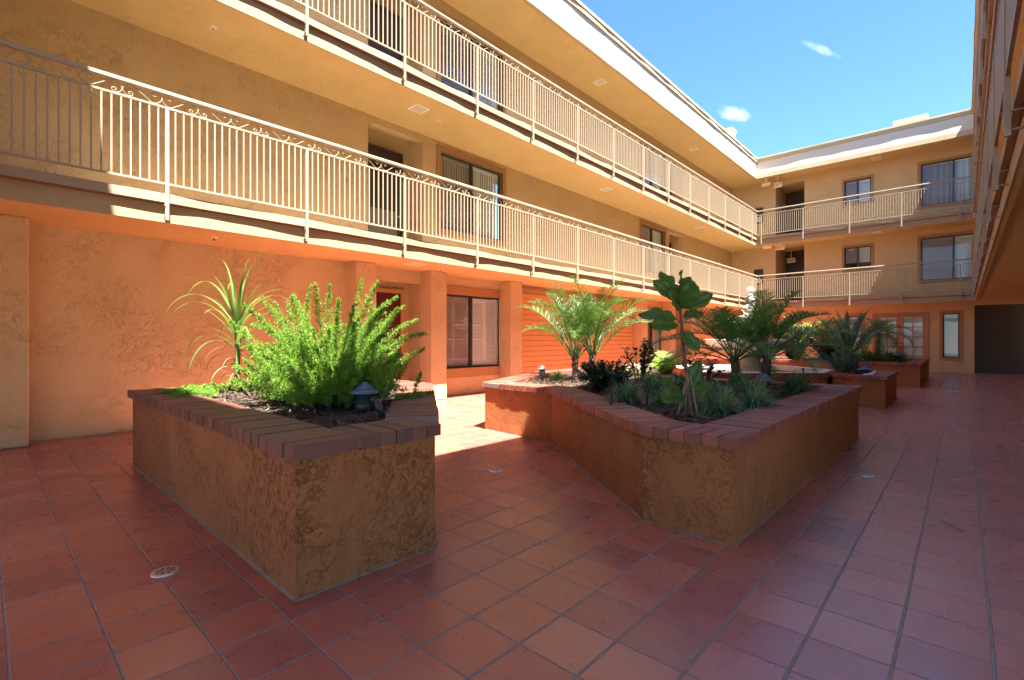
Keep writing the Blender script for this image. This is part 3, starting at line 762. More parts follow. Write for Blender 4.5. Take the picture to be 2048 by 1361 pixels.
# ------------------------------------------------------------------ planters
def offset_poly(poly, w):
    n = len(poly); out = []
    for i in range(n):
        p0, p1, p2 = Vector(poly[i - 1]), Vector(poly[i]), Vector(poly[(i + 1) % n])
        d1 = (p1 - p0).normalized(); d2 = (p2 - p1).normalized()
        n1 = Vector((-d1.y, d1.x)); n2 = Vector((-d2.y, d2.x))
        b = (n1 + n2); b = b / max(1e-6, b.dot(n1)); out.append(tuple(p1 + b * w))
    return out
def inside(p, poly):
    x, y = p; r = False; n = len(poly)
    for i in range(n):
        (x1, y1), (x2, y2) = poly[i], poly[(i + 1) % n]
        if (y1 > y) != (y2 > y) and x < (x2 - x1) * (y - y1) / (y2 - y1) + x1: r = not r
    return r
def planter(label, poly, top, capw=0.38, capt=0.074, over=0.038, pitch=0.113, bmat='brick', mound=0.05, seed=0, skip=(), soil=True):
    """poly: outer edge of the brick cap, counter-clockwise; long-side bricks run through at square corners"""
    r = random.Random(seed); n = len(poly)
    cx = sum(p[0] for p in poly) / n; cy = sum(p[1] for p in poly) / n
    root = thing('planter', label, 'planter', (cx, cy, 0), group='raised brick-capped planters')
    inner = offset_poly(poly, capw); base = offset_poly(poly, over); core_o = offset_poly(poly, 0.009); core_i = offset_poly(poly, capw - 0.006)
    hollow = offset_poly(poly, capw - 0.04)
    # wall: outer face, inner face
    mb = MB(); zt = top - capt + 0.004
    for i in range(n):
        a, b = base[i], base[(i + 1) % n]; c, d = hollow[i], hollow[(i + 1) % n]
        L = (Vector(b) - Vector(a)).length; k = max(1, int(L / 0.5))
        mb.quad((*a, 0), (*b, 0), (*b, zt), (*a, zt)); mb.quad((*d, 0.2), (*c, 0.2), (*c, zt), (*d, zt)); mb.quad((*a, zt), (*b, zt), (*d, zt), (*c, zt))
    mb.build('planter_wall', M['planter'], root)
    mb = MB()
    for i in range(n): caulk(mb, base[i], base[(i + 1) % n], seed=seed * 10 + i)
    mb.build('base_joint', M['caulk'], root)
    mb = MB()
    for i in range(n):
        a, b = core_o[i], core_o[(i + 1) % n]; c, d = core_i[i], core_i[(i + 1) % n]
        mb.hexa([(*a, top - capt + 0.006), (*b, top - capt + 0.006), (*d, top - capt + 0.006), (*c, top - capt + 0.006), (*a, top - 0.007), (*b, top - 0.007), (*d, top - 0.007), (*c, top - 0.007)])
    cap = mb.build('mortar_bed', M['mortar'], root)
    mb = MB()
    def ang(i):
        d1 = (Vector(poly[i]) - Vector(poly[i - 1])).normalized(); d2 = (Vector(poly[(i + 1) % n]) - Vector(poly[i])).normalized()
        return d1.x * d2.y - d1.y * d2.x, d1.dot(d2)
    for i in range(n):
        a, b = Vector(poly[i]), Vector(poly[(i + 1) % n]); L = (b - a).length; t = (b - a) / L; nn = Vector((-t.y, t.x))
        ia, ib = Vector(inner[i]), Vector(inner[(i + 1) % n]); ta, tb = (ia - a).dot(t), (ib - a).dot(t)
        sq0 = ang(i)[0] > 0.8; sq1 = ang((i + 1) % n)[0] > 0.8
        o0 = capw + 0.006 if sq0 else 0.0; o1 = L
        i0 = o0 if sq0 else ta; i1 = L if sq1 else tb
        N = max(1, round((o1 - o0) / pitch)); g = 0.0055
        for k in range(N):
            u0 = o0 + (o1 - o0) * k / N + (g if k else 0); u1 = o0 + (o1 - o0) * (k + 1) / N - (g if k < N - 1 else 0)
            w0 = i0 if k == 0 else min(max(u0, i0), i1); w1 = i1 if k == N - 1 else min(max(u1, i0), i1)
            if w1 - w0 < 0.002: w1 = w0 + 0.002
            j = r.uniform(-0.004, 0.004); q = r.uniform(-0.003, 0.003); tz = top + r.uniform(-0.003, 0.003); bz = top - capt + r.uniform(-0.004, 0.002)
            p = [a + t * u0 + nn * j, a + t * u1 + nn * j, a + t * w1 + nn * (capw + q), a + t * w0 + nn * (capw + q)]
            mb.hexa([(v.x, v.y, bz) for v in p] + [(v.x, v.y, tz + r.uniform(-0.0015, 0.0015)) for v in p])
    mb.build('brick_cap', M[bmat], root, bevel=0.005, seg=2)
    if soil:
        lim = offset_poly(poly, capw - 0.1)
        xs = [p[0] for p in lim]; ys = [p[1] for p in lim]; st = 0.07
        nx = int((max(xs) - min(xs)) / st) + 2; ny = int((max(ys) - min(ys)) / st) + 2
        mb = MB(); idx = {}
        ph = [r.uniform(0, 6) for _ in range(6)]
        for ix in range(nx):
            for iy in range(ny):
                x = min(xs) + ix * st; y = min(ys) + iy * st
                if inside((x, y), lim):
                    h = soil_z(x, y, top, mound, ph) + r.uniform(-0.012, 0.012)
                    idx[ix, iy] = len(mb.v); mb.v.append((x, y, h))
        for (ix, iy) in list(idx):
            q = [(ix, iy), (ix + 1, iy), (ix + 1, iy + 1), (ix, iy + 1)]
            if all(c in idx for c in q): mb.f.append(tuple(idx[c] for c in q)); mb.sm.append(True)
        mb.build('soil', M['soil'], root)
        # chips and twigs of mulch
        mb = MB()
        keys = list(idx)
        for _ in range(int(len(keys) * 2.2)):
            ix, iy = r.choice(keys); x, y, z = mb_v(idx, ix, iy, xs, ys, st, top, mound, ph)
            x += r.uniform(-st, st); y += r.uniform(-st, st)
            if not inside((x, y), offset_poly(poly, capw + 0.01)): continue
            l = r.uniform(0.012, 0.05); an = r.uniform(0, 3.14); w = r.uniform(0.003, 0.009); dx, dy = math.cos(an), math.sin(an); zz = z + r.uniform(0.004, 0.016); up = r.uniform(-0.012, 0.012)
            mb.add([(x - dx * l - dy * w, y - dy * l + dx * w, zz - up), (x + dx * l - dy * w, y + dy * l + dx * w, zz + up), (x + dx * l + dy * w, y + dy * l - dx * w, zz + up + 0.003), (x - dx * l + dy * w, y - dy * l - dx * w, zz - up + 0.003)], [(0, 1, 2, 3)])
        tag(mb.build('mulch', leaf_mat('mulch_chips', (0.05, 0.03, 0.02), (0.12, 0.075, 0.05), (0.24, 0.17, 0.12), 0.9, 0.0, 0.1) if 'mulch_chips' not in bpy.data.materials else bpy.data.materials['mulch_chips'], root), kind='stuff')
    return root
def soil_z(x, y, top, mound, ph):
    return top - 0.075 + mound * (0.5 + 0.5 * math.sin(1.3 * x + ph[0]) * math.cos(1.1 * y + ph[1])) * 0.9 + 0.012 * math.sin(5.1 * x + ph[2]) * math.sin(4.3 * y + ph[3])
def mb_v(idx, ix, iy, xs, ys, st, top, mound, ph):
    x = min(xs) + ix * st; y = min(ys) + iy * st
    return x, y, soil_z(x, y, top, mound, ph)

TL, TM, TP, T4 = 0.81, 0.715, 0.64, 0.70
planter('brown stucco planter nearest the viewpoint with weathered brick cap and foxtail ferns', [(-6.62, 1.075), (-2.5, 1.07), (-2.485, 2.02), (-4.88, 3.83), (-6.62, 3.90)], TL, bmat='brickdark', seed=1)
planter('angular brown planter in the middle with red brick cap and fiddle leaf fig', [(-5.33, 5.12), (-3.98, 5.04), (-1.78, 3.33), (-1.065, 3.28), (-1.03, 8.28), (-3.7, 8.3), (-4.35, 9.5), (-6.5, 9.5), (-6.35, 7.6)], TM, seed=2, mound=0.05)
planter('small planter at the point of the fountain basin holding the sago palm', [(-2.12, 13.74), (-2.12, 12.46), (-1.62, 11.95), (-1.09, 11.95), (-1.09, 14.25), (-1.62, 14.25)], TP, capw=0.30, seed=3)
planter('long low planter in front of the French doors with strappy grass and a pygmy palm', [(-7.3, 18.0), (-0.87, 18.0), (-0.87, 22.8), (-1.75, 22.8), (-4.0, 21.1), (-5.4, 21.1)], T4, seed=4)

# ------------------------------------------------------------------ fountain and its basin
FCX, FCY, HB = -3.94, 13.1, 2.5
basin_poly = [(FCX - HB, FCY), (FCX, FCY - HB), (-2.13, FCY - HB + (-2.13 - FCX)), (-2.13, FCY + HB - (-2.13 - FCX)), (FCX, FCY + HB)]
root = thing('fountain_basin', 'pointed pool of dark water with pale stone rim and red brick edge', 'basin', (FCX, FCY, 0))
mb = MB(); n_ = len(basin_poly); bi = offset_poly(basin_poly, 0.32); bo = offset_poly(basin_poly, 0.05)
for i in range(n_):
    a, b = bo[i], bo[(i + 1) % n_]; mb.quad((*a, 0), (*b, 0), (*b, 0.53), (*a, 0.53))
mb.build('basin_wall', M['planter'], root)
mb = MB()
for i in range(n_):
    a, b = Vector(basin_poly[i]), Vector(basin_poly[(i + 1) % n_]); c, d = Vector(bi[i]), Vector(bi[(i + 1) % n_])
    L = (b - a).length; N = max(1, round(L / 0.2))
    a2, b2 = Vector(offset_poly(basin_poly, 0.1)[i]), Vector(offset_poly(basin_poly, 0.1)[(i + 1) % n_])
    for k in range(N):
        p, q = a.lerp(b, (k + 0.02) / N), a.lerp(b, (k + 0.98) / N); s_, t_ = a2.lerp(b2, (k + 0.02) / N), a2.lerp(b2, (k + 0.98) / N)
        mb.hexa([(p.x, p.y, 0.525), (q.x, q.y, 0.525), (t_.x, t_.y, 0.525), (s_.x, s_.y, 0.525), (p.x, p.y, 0.64), (q.x, q.y, 0.64), (t_.x, t_.y, 0.64), (s_.x, s_.y, 0.64)])
mb.build('brick_edge', M['brick'], root, bevel=0.004)
mb = MB(); ro = offset_poly(basin_poly, 0.1)
for i in range(n_):
    a, b, c, d = ro[i], ro[(i + 1) % n_], bi[(i + 1) % n_], bi[i]
    mb.hexa([(*a, 0.5), (*b, 0.5), (*c, 0.5), (*d, 0.5), (*a, 0.645), (*b, 0.645), (*c, 0.645), (*d, 0.645)])
mb.build('stone_rim', M['stone'], root, bevel=0.006)
mb = MB(); b2 = offset_poly(basin_poly, 0.325)
for i in range(n_):
    a, b = b2[i], b2[(i + 1) % n_]; L = (Vector(b) - Vector(a)).length; N = max(1, round(L / 0.1))
    for k in range(N):
        p, q = Vector(a).lerp(Vector(b), (k + 0.06) / N), Vector(a).lerp(Vector(b), (k + 0.94) / N)
        mb.quad((q.x, q.y, 0.1), (p.x, p.y, 0.1), (p.x, p.y, 0.52), (q.x, q.y, 0.52))
    mb.quad((*b, 0.1), (*a, 0.1), (*a, 0.1), (*b, 0.1))
mb.build('inner_tiles', M['pooltile'], root)
mb = MB(); mb.add([(x, y, 0.31) for x, y in offset_poly(basin_poly, 0.2)], [tuple(range(n_))]); mb.build('water', M['water'], root)

fr_ = thing('fountain', 'tall white tiered stone fountain topped by a ball finial', 'fountain', (FCX, FCY, 0))
def lpart(name, prof, mat, n=28): 
    mb = MB(); mb.lathe(prof, n, (FCX, FCY, 0)); return mb.build(name, M[mat], fr_)
lpart('pedestal', [(0.55, 0.3), (0.55, 0.5), (0.42, 0.55), (0.26, 0.7), (0.22, 0.9), (0.3, 1.05)], 'stoneold')
lpart('lower_bowl', [(0.28, 1.0), (0.5, 1.04), (0.8, 1.13), (1.0, 1.26), (1.06, 1.34), (1.04, 1.37), (0.97, 1.36), (0.7, 1.25), (0.2, 1.2)], 'stone', 36)
lpart('column', [(0.2, 1.2), (0.14, 1.3), (0.17, 1.42), (0.12, 1.55), (0.16, 1.68), (0.2, 1.72)], 'stone')
lpart('upper_bowl', [(0.12, 1.66), (0.30, 1.72), (0.46, 1.83), (0.53, 1.93), (0.49, 1.945), (0.3, 1.86), (0.08, 1.84)], 'stone', 32)
lpart('finial', [(0.09, 1.84), (0.13, 1.95), (0.17, 2.04), (0.20, 2.12), (0.16, 2.19), (0.09, 2.25), (0.07, 2.3), (0.11, 2.34), (0.115, 2.37), (0.075, 2.41), (0.06, 2.46), (0.085, 2.48), (0.075, 2.51), (0.055, 2.525), (0.085, 2.56), (0.095, 2.605), (0.08, 2.65), (0.035, 2.68), (0.0, 2.685)], 'stone', 24)

# ------------------------------------------------------------------ soffit lights, sprinklers, signs
def ceil_pt(u, v, z):
    d = (z - 1.35) * 980.0 / (680.5 - v); l = (u - 1024) / 980.0 * d
    return l * 0.7354 - d * 0.6776, l * 0.6776 + d * 0.7354
SPOTS = [((1200, 164), ROOFZ, 'square soffit light under the left roof, nearer of the two there'), ((1387, 298), ROOFZ, 'square soffit light under the left roof, farther toward the corner'),
         ((838, 217), 6.05, 'square soffit light under the left upper walkway above the sliding window'), ((1213, 378), 6.05, 'square soffit light under the left upper walkway near its middle'),
         ((1400, 455), 6.05, 'square soffit light under the left upper walkway, farthest along'),
         ((831, 528), 2.90, 'square soffit light in the orange ceiling by the ground floor entry'),
         ((1753, 318), ROOFZ, 'square soffit light under the roof of the far wing'), ((1753, 465), 6.05, 'square soffit light under the upper walkway of the far wing')]
for (u, v), z, lab in SPOTS:
    x, y = ceil_pt(u, v, z); s = 0.17
    t = thing('soffit_light', lab, 'ceiling light', (x, y, z), group='square lights in the walkway ceilings')
    mb = MB()
    for a in ((-s, s, -s, -s + 0.035), (-s, s, s - 0.035, s), (-s, -s + 0.035, -s + 0.035, s - 0.035), (s - 0.035, s, -s + 0.035, s - 0.035)):
        mb.box(x + a[0], x + a[1], y + a[2], y + a[3], z - 0.018, z + 0.002)
    mb.build('frame', M['lightframe'], t)
    mb = MB(); mb.box(x - s + 0.03, x + s - 0.03, y - s + 0.03, y + s - 0.03, z - 0.010, z + 0.002)
    for k in range(5): mb.box(x - s + 0.06 + k * 0.055, x - s + 0.066 + k * 0.055, y - s + 0.04, y + s - 0.04, z - 0.013, z - 0.009)
    mb.build('lens', M['lens'], t)
for (u, v), z, lab in [((427, 55), 6.05, 'pale sprinkler head in the ceiling above the near railing'), ((877, 243), 6.05, 'pale sprinkler head beside the soffit light over the sliding window'),
                       ((1166, 145), ROOFZ, 'pale sprinkler head under the left roof next to a square light'), ((1308, 423), 6.05, 'small pale sprinkler head farther along the upper walkway ceiling'),
                       ((428, 475), 2.90, 'small dark sprinkler head in the orange ceiling at left'), ((882, 538), 2.90, 'small sprinkler head in the orange ceiling over a column')]:
    x, y = ceil_pt(u, v, z)
    t = thing('sprinkler_head', lab, 'sprinkler', (x, y, z), group='sprinkler heads')
    mb = MB(); mb.lathe([(0.0, -0.012), (0.045, -0.012), (0.05, -0.004), (0.05, 0.002)], 14, (x, y, z)); mb.build('escutcheon', M['lightframe'], t)
    mb = MB(); mb.lathe([(0.0, -0.05), (0.018, -0.05), (0.02, -0.046), (0.007, -0.044), (0.009, -0.01)], 10, (x, y, z)); mb.build('nozzle', M['brown'] if z < 3 else M['steel'], t)
def text(body, size, loc, rot, mat, parent, ext=0.004):
    cu = bpy.data.curves.new('lettering', 'FONT'); cu.body = body; cu.size = size; cu.extrude = ext; cu.align_x = 'CENTER'; cu.align_y = 'CENTER'
    cu.materials.append(mat); q = bpy.data.objects.new('lettering_curve', cu); COL.objects.link(q); dg = bpy.context.evaluated_depsgraph_get()
    me = bpy.data.meshes.new_from_object(q.evaluated_get(dg)); bpy.data.objects.remove(q); me.materials.clear(); me.materials.append(mat)
    o = bpy.data.objects.new('lettering', me); COL.objects.link(o); o.parent = parent; o.rotation_euler = rot
    o.location = Vector(loc) - LOC[parent.name]; return o
for (x, y, z, zt, lab) in [(-6.72, 26.6, 8.98, ROOFZ, 'EXIT sign hanging under the far roof above the upper corridor'), (-6.62, 26.6, 5.90, 6.05, 'EXIT sign under the upper walkway above the lower corridor'), (-6.62, 28.7, 5.50, 6.03, 'dim EXIT sign deep inside the lower corridor')]:
    t = thing('exit_sign', lab, 'sign', (x, y, z), group='exit signs')
    mb = MB(); mb.box(x - 0.2, x + 0.2, y - 0.03, y + 0.03, z - 0.125, z + 0.125); mb.build('sign_box', M['sign'], t, bevel=0.008)
    mb = MB(); mb.tube([(x, y, z + 0.12), (x, y, zt)], 0.016, 8); mb.lathe([(0.05, -0.02), (0.05, 0.0)], 12, (x, y, zt)); mb.build('mount', M['sign'], t)
    text('EXIT', 0.19, (x, y - 0.034, z), (R(90), 0, 0), M['signred'], t)
for (x, y, z, lab) in [(-7.25, 26.7, 9.12, 'beige emergency light box beside the upper EXIT sign'), (-7.2, 26.7, 5.97, 'beige emergency light box beside the lower EXIT sign')]:
    t = thing('emergency_light', lab, 'emergency light', (x, y, z), group='emergency lights')
    mb = MB(); mb.hexa([(x - 0.2, y - 0.1, z - 0.05), (x + 0.2, y - 0.1, z - 0.05), (x + 0.2, y + 0.1, z - 0.05), (x - 0.2, y + 0.1, z - 0.05), (x - 0.23, y - 0.13, z + 0.08), (x + 0.23, y - 0.13, z + 0.08), (x + 0.23, y + 0.13, z + 0.08), (x - 0.23, y + 0.13, z + 0.08)])
    mb.build('housing', M['sign'], t, bevel=0.01)
    zt = ROOFZ if z > 8 else 6.05
    mb = MB(); mb.box(x - 0.06, x + 0.06, y - 0.06, y + 0.06, z + 0.07, zt); mb.build('mount', M['sign'], t)
for (z0, lab) in [(4.2, 'dark framed notice panel on the wall of the lower far walkway'), (7.35, 'dark framed notice panel on the wall of the upper far walkway')]:
    t = thing('wall_panel', lab, 'panel', (-7.75, YB, z0), group='dark wall panels')
    mb = MB(); mb.box(-7.98, -7.55, YB - 0.06, YB + 0.01, z0, z0 + 0.78); mb.build('panel_box', M['brown'], t, bevel=0.008)
    mb = MB(); mb.box(-7.88, -7.66, YB - 0.068, YB - 0.058, z0 + 0.07, z0 + 0.33); mb.build('notice', M['lens'], t)

# ------------------------------------------------------------------ floor drains
for (u, v, lab) in [(331, 1144, 'round slotted floor drain in the near tiles left of the planter'), (991, 942, 'round slotted floor drain between the two planters'), (1731, 951, 'round slotted floor drain in the walkway right of the middle planter')]:
    d = 1.35 * 980.0 / (v - 680.5); l = (u - 1024) / 980.0 * d; x, y = l * 0.7354 - d * 0.6776, l * 0.6776 + d * 0.7354
    t = thing('floor_drain', lab, 'drain', (x, y, 0), group='floor drains')
    mb = MB(); mb.lathe([(0.074, 0.0), (0.072, 0.005), (0.062, 0.006), (0.0, 0.006)], 26, (x, y, 0)); mb.build('drain_cover', M['steel'], t)
    mb = MB()
    for k in range(8):
        a = k * math.pi / 4 + 0.2; c, s = math.cos(a), math.sin(a)
        p = [(0.014, -0.003), (0.05, -0.009), (0.05, 0.009), (0.014, 0.003)]
        mb.add([(x + c * q - s * w, y + s * q + c * w, 0.0072) for q, w in p], [(0, 1, 2, 3)])
    mb.build('slots', M['blackm'], t)

# ------------------------------------------------------------------ path lights
def path_light(label, x, y, z, s, style='tier', stem=0.0):
    t = thing('path_light', label, 'garden light', (x, y, z), group='path lights in the planters')
    cap = M['lampblue'] if style != 'copper' else M['verdigris']; body = M['blackm'] if style != 'copper' else M['verdigris']
    z0 = z + stem
    if stem:
        mb = MB(); mb.tube([(x, y, z - 0.05), (x, y, z0 + 0.02)], 0.016, 8); mb.build('stem', body, t)
    def L(name, prof, m):
        mb = MB(); mb.lathe([(r_ * s, h * s) for r_, h in prof], 24, (x, y, z0)); return mb.build(name, m, t)
    L('body', [(0.34, -0.05), (0.36, 0.0), (0.36, 0.26), (0.33, 0.28), (0.30, 0.60), (0.0, 0.60)], body)
    L('rim', [(0.36, 0.235), (0.47, 0.25), (0.47, 0.275), (0.36, 0.285)], body)
    L('lower_cap', [(0.30, 0.56), (0.52, 0.57), (0.53, 0.60), (0.34, 0.74), (0.0, 0.75)], cap)
    L('top_cap', [(0.20, 0.73), (0.34, 0.745), (0.345, 0.77), (0.12, 0.94), (0.03, 0.985), (0.0, 0.99)], cap)
    return t
path_light('black tiered path light in the near planter at the foot of the foxtail fern', -3.79, 2.24, TL - 0.05, 0.235)
path_light('black tiered path light in the middle planter below the feathery palm', -1.86, 6.72, TM - 0.07, 0.24, stem=0.05)
path_light('weathered copper path light on a stem at the left end of the middle planter', -5.33, 6.55, TM - 0.06, 0.16, 'copper', stem=0.10)
path_light('black path light at the corner of the small sago planter', -1.52, 12.55, TP - 0.06, 0.26)
path_light('small black path light among the grass by the French doors', -1.45, 18.6, T4 - 0.05, 0.30, stem=0.06)
t = thing('spotlight', 'small black garden spotlight leaning beside the near planter cap', 'garden light', (-3.15, 2.05, TL - 0.06))
mb = MB(); mb.tube([(-3.15, 2.05, TL - 0.1), (-3.15, 2.05, TL + 0.05)], 0.008, 6); mb.build('stake', M['blackm'], t)
mb = MB(); mb.tube([(-3.17, 2.02, TL - 0.03), (-3.2, 1.99, TL + 0.10)], [0.022, 0.028], 10); mb.build('lamp_head', M['blackm'], t)
t = thing('pipe_elbow', 'white plastic pipe lying beside the sago planter light', 'pipe', (-1.42, 12.35, TP - 0.03))
mb = MB(); mb.tube([(-1.5, 12.28, TP - 0.02), (-1.4, 12.42, TP + 0.0), (-1.33, 12.52, TP + 0.05)], 0.035, 10); mb.build('pipe', M['stone'], t)
for (x, y, lab, h, lean) in [(-2.35, 4.55, 'thin dark stake in the middle planter left of the fig', 0.30, 0.03), (-1.72, 4.6, 'thin dark stake just right of the fig trunk', 0.2, -0.04), (-1.55, 4.95, 'short dark sprinkler riser near the right cap of the middle planter', 0.2, -0.05), (-1.55, 7.5, 'thin dark riser by the far right corner of the middle planter', 0.3, -0.04), (-2.55, 4.2, 'stubby black stake beside the middle planter front cap', 0.16, 0.0)]:
    t = thing('garden_stake', lab, 'stake', (x, y, TM - 0.06), group='stakes and risers in the middle planter')
    mb = MB(); mb.tube([(x, y, TM - 0.12), (x + lean * 0.4, y, TM - 0.06 + h * 0.6), (x + lean, y, TM - 0.06 + h)], 0.009 if h > 0.17 else 0.02, 7); mb.build('rod', M['blackm'], t)
    mb = MB(); mb.lathe([(0.0, -0.01), (0.013, -0.01), (0.013, 0.02), (0, 0.022)], 8, (x + lean, y, TM - 0.06 + h)); mb.build('tip', M['blackm'], t)

# ------------------------------------------------------------------ plants
G = dict(
    fox=leaf_mat('foxtail_needles', (0.085, 0.19, 0.02), (0.17, 0.32, 0.035), (0.27, 0.42, 0.055), 0.5, 0.42),
    foxstem=leaf_mat('dry_stems', (0.13, 0.085, 0.05), (0.22, 0.16, 0.10), (0.30, 0.25, 0.17), 0.8, 0.1),
    palm=leaf_mat('palm_leaf', (0.055, 0.155, 0.045), (0.105, 0.25, 0.06), (0.18, 0.33, 0.10), 0.4, 0.3),
    palmsun=leaf_mat('palm_leaf_sunlit', (0.03, 0.085, 0.018), (0.06, 0.135, 0.028), (0.12, 0.18, 0.045), 0.4, 0.3),  # copy of the palm leaf, colour toned for the palm in sun
    lime=leaf_mat('lime_leaf', (0.16, 0.28, 0.04), (0.24, 0.38, 0.06), (0.32, 0.44, 0.09), 0.45, 0.4),
    fig=leaf_mat('fig_leaf', (0.04, 0.105, 0.024), (0.062, 0.145, 0.03), (0.095, 0.185, 0.04), 0.38, 0.32, 0.4),
    strap=leaf_mat('strap_leaf', (0.075, 0.14, 0.03), (0.13, 0.21, 0.05), (0.22, 0.28, 0.10), 0.4, 0.35),
    grass=leaf_mat('lilyturf', (0.06, 0.15, 0.065), (0.12, 0.235, 0.10), (0.27, 0.36, 0.19), 0.4, 0.25),
    grassy=leaf_mat('yellow_grass', (0.08, 0.13, 0.03), (0.14, 0.20, 0.045), (0.22, 0.27, 0.07), 0.5, 0.3),
    shrub=leaf_mat('dark_shrub', (0.022, 0.05, 0.022), (0.04, 0.08, 0.034), (0.075, 0.115, 0.055), 0.28, 0.2, 0.55),
    hedge=leaf_mat('variegated_hedge', (0.03, 0.065, 0.014), (0.075, 0.125, 0.026), (0.34, 0.36, 0.13), 0.45, 0.3),
    sago=leaf_mat('sago_leaf', (0.035, 0.105, 0.078), (0.062, 0.155, 0.118), (0.10, 0.205, 0.15), 0.35, 0.15, 0.6),
    flower=leaf_mat('white_petal', (0.60, 0.60, 0.56), (0.70, 0.70, 0.66), (0.78, 0.78, 0.74), 0.6, 0.35),
    bark=plain('palm_trunk', (0.10, 0.07, 0.045), 0.9, var=0.5, scale=22, bmp=0.02),
    stem=plain('brown_stem', (0.085, 0.05, 0.032), 0.8, var=0.3, scale=30),
    greenstem=plain('green_stem', (0.075, 0.125, 0.035), 0.5, var=0.3, scale=20),
    skirt=leaf_mat('dry_skirt', (0.10, 0.055, 0.025), (0.20, 0.12, 0.05), (0.34, 0.22, 0.10), 0.85, 0.1),
)
UP = Vector((0, 0, 1))
def az(a): return Vector((math.cos(a), math.sin(a), 0))
def blade(mb, p, d, l, w, droop, n=4, fold=0.0, twist=0.0):
    """narrow strip starting at p along d, falling with gravity"""
    d = d.normalized(); q = Vector(p); L, Rr = [], []
    side = d.cross(UP); side = side.normalized() if side.length > 1e-4 else Vector((1, 0, 0))
    for i in range(n + 1):
        t = i / n; ww = w * (1 - t) ** 0.6 * (0.55 + 0.45 * min(1, t * 5)) if i < n else 0.0008
        L.append(q + side * ww); Rr.append(q - side * ww)
        d = (d - UP * droop * (l / n) * (0.3 + t)).normalized(); q = q + d * (l / n)
    vs = []; 
    for a, b in zip(L, Rr): vs += [a, b]
    mb.add(vs, [(2 * i, 2 * i + 1, 2 * i + 3, 2 * i + 2) for i in range(n)])
def frond(mb, st, p, a, e0, length, droop, ll, n, w, r, vee=0.5, start=0.18, stiff=0.35, lean=0.75):
    """feather frond: st gets the rib, mb the leaflets"""
    N = 16; q = Vector(p); e = e0; pts = [q.copy()]; dirs = []
    h = az(a)
    for i in range(N):
        d = h * math.cos(e) + UP * math.sin(e); dirs.append(d); q = q + d * (length / N); pts.append(q.copy())
        e -= droop * (0.3 + 1.4 * i / N) / N
    dirs.append(dirs[-1])
    st.tube(pts, [0.009 * (1 - 0.75 * i / N) * max(0.7, length) for i in range(N + 1)], 4)
    side = h.cross(UP).normalized()
    for k in range(n):
        s = start + (1 - start) * (k + r.uniform(-0.2, 0.2)) / n; s = min(0.995, max(start, s))
        f = s * N; i = min(N - 1, int(f)); q = pts[i].lerp(pts[i + 1], f - i); d = dirs[i]; up = side.cross(d).normalized()
        lp = ll * (math.sin(math.pi * min(1, (s - start) / (1 - start) * 0.86 + 0.14)) ** 0.6) * r.uniform(0.88, 1.08)
        for sg in (-1, 1):
            dd = (side * sg + d * lean * (0.6 + 0.8 * s) + up * (vee + r.uniform(-0.45, 0.45))).normalized()
            tip = (dd - UP * stiff * r.uniform(0.6, 1.3)).normalized()
            wv = d * w * 0.5
            a_, b_ = q + wv, q - wv; m_ = q + dd * lp * 0.5
            mb.add([b_, a_, m_ + wv * 1.15, m_ - wv * 1.15, m_ + tip * lp * 0.5], [(0, 1, 2, 3), (3, 2, 4)])
def feather_palm(name, label, loc, trunks, mat, seed, group=None, n=22, length=1.1, ll=0.26, nl=46, w=0.012, spread=(0.15, 1.35), droop=1.7, start=0.18):
    r = random.Random(seed); root = thing(name, label, 'palm', loc, group=group)
    for (dx, dy, h, lean) in trunks:
        top = Vector((dx + lean[0], dy + lean[1], h)); mb = MB()
        pts = [Vector((dx, dy, -0.08)).lerp(top, t) for t in (0, 0.25, 0.5, 0.75, 1.0)]
        mb.tube(pts, [0.075, 0.062, 0.058, 0.06, 0.05], 10)
        for k in range(46):                                            # old leaf bases
            t = k / 46; c = pts[0].lerp(pts[-1], t); a = k * 2.4; o = az(a)
            b = c + o * 0.05; d = (o * 0.5 + UP).normalized()
            blade(mb, b, d, r.uniform(0.07, 0.13), 0.018, -0.5, 2)
        mb.build('trunk', G['bark'], root, world=False)
        lv, st = MB(), MB()
        for k in range(n):
            t = (k + 0.5) / n; a = k * 2.39996 + r.uniform(-0.3, 0.3)
            e = spread[1] - (spread[1] - spread[0]) * t ** 0.8 + r.uniform(-0.12, 0.12)
            frond(lv, st, top + az(a) * 0.03 - UP * 0.06 * t, a, e, length * r.uniform(0.85, 1.1) * (0.75 + 0.35 * min(1, t * 2)), droop * r.uniform(0.8, 1.15) * (0.55 + 0.6 * t), ll, nl, w, r, start=start)
        cr = lv.build('fronds', mat, root, world=False)
        st.build('frond_ribs', G['greenstem'], cr, world=False)
    return root
def leaf_oval(mb, p, d, up, l, w, curl=0.15, seg=3, cup=0.2):
    d = d.normalized(); s = d.cross(up); s = s.normalized() if s.length > 1e-4 else d.orthogonal().normalized(); u = s.cross(d).normalized()
    prof = [0.0, 0.75, 1.0, 0.72, 0.0] if seg == 4 else [0.0, 0.9, 0.85, 0.0]
    m = len(prof) - 1; vs = []; fs = []
    for i, k in enumerate(prof):
        t = i / m; c = Vector(p) + d * l * t - u * curl * l * t * t
        vs += [c - s * w * k * 0.5 + u * cup * w * k * 0.5, c, c + s * w * k * 0.5 + u * cup * w * k * 0.5]
    for i in range(m):
        a = 3 * i; b = a + 3
        fs += [(a, a + 1, b + 1, b), (a + 1, a + 2, b + 2, b + 1)]
    mb.add(vs, fs)
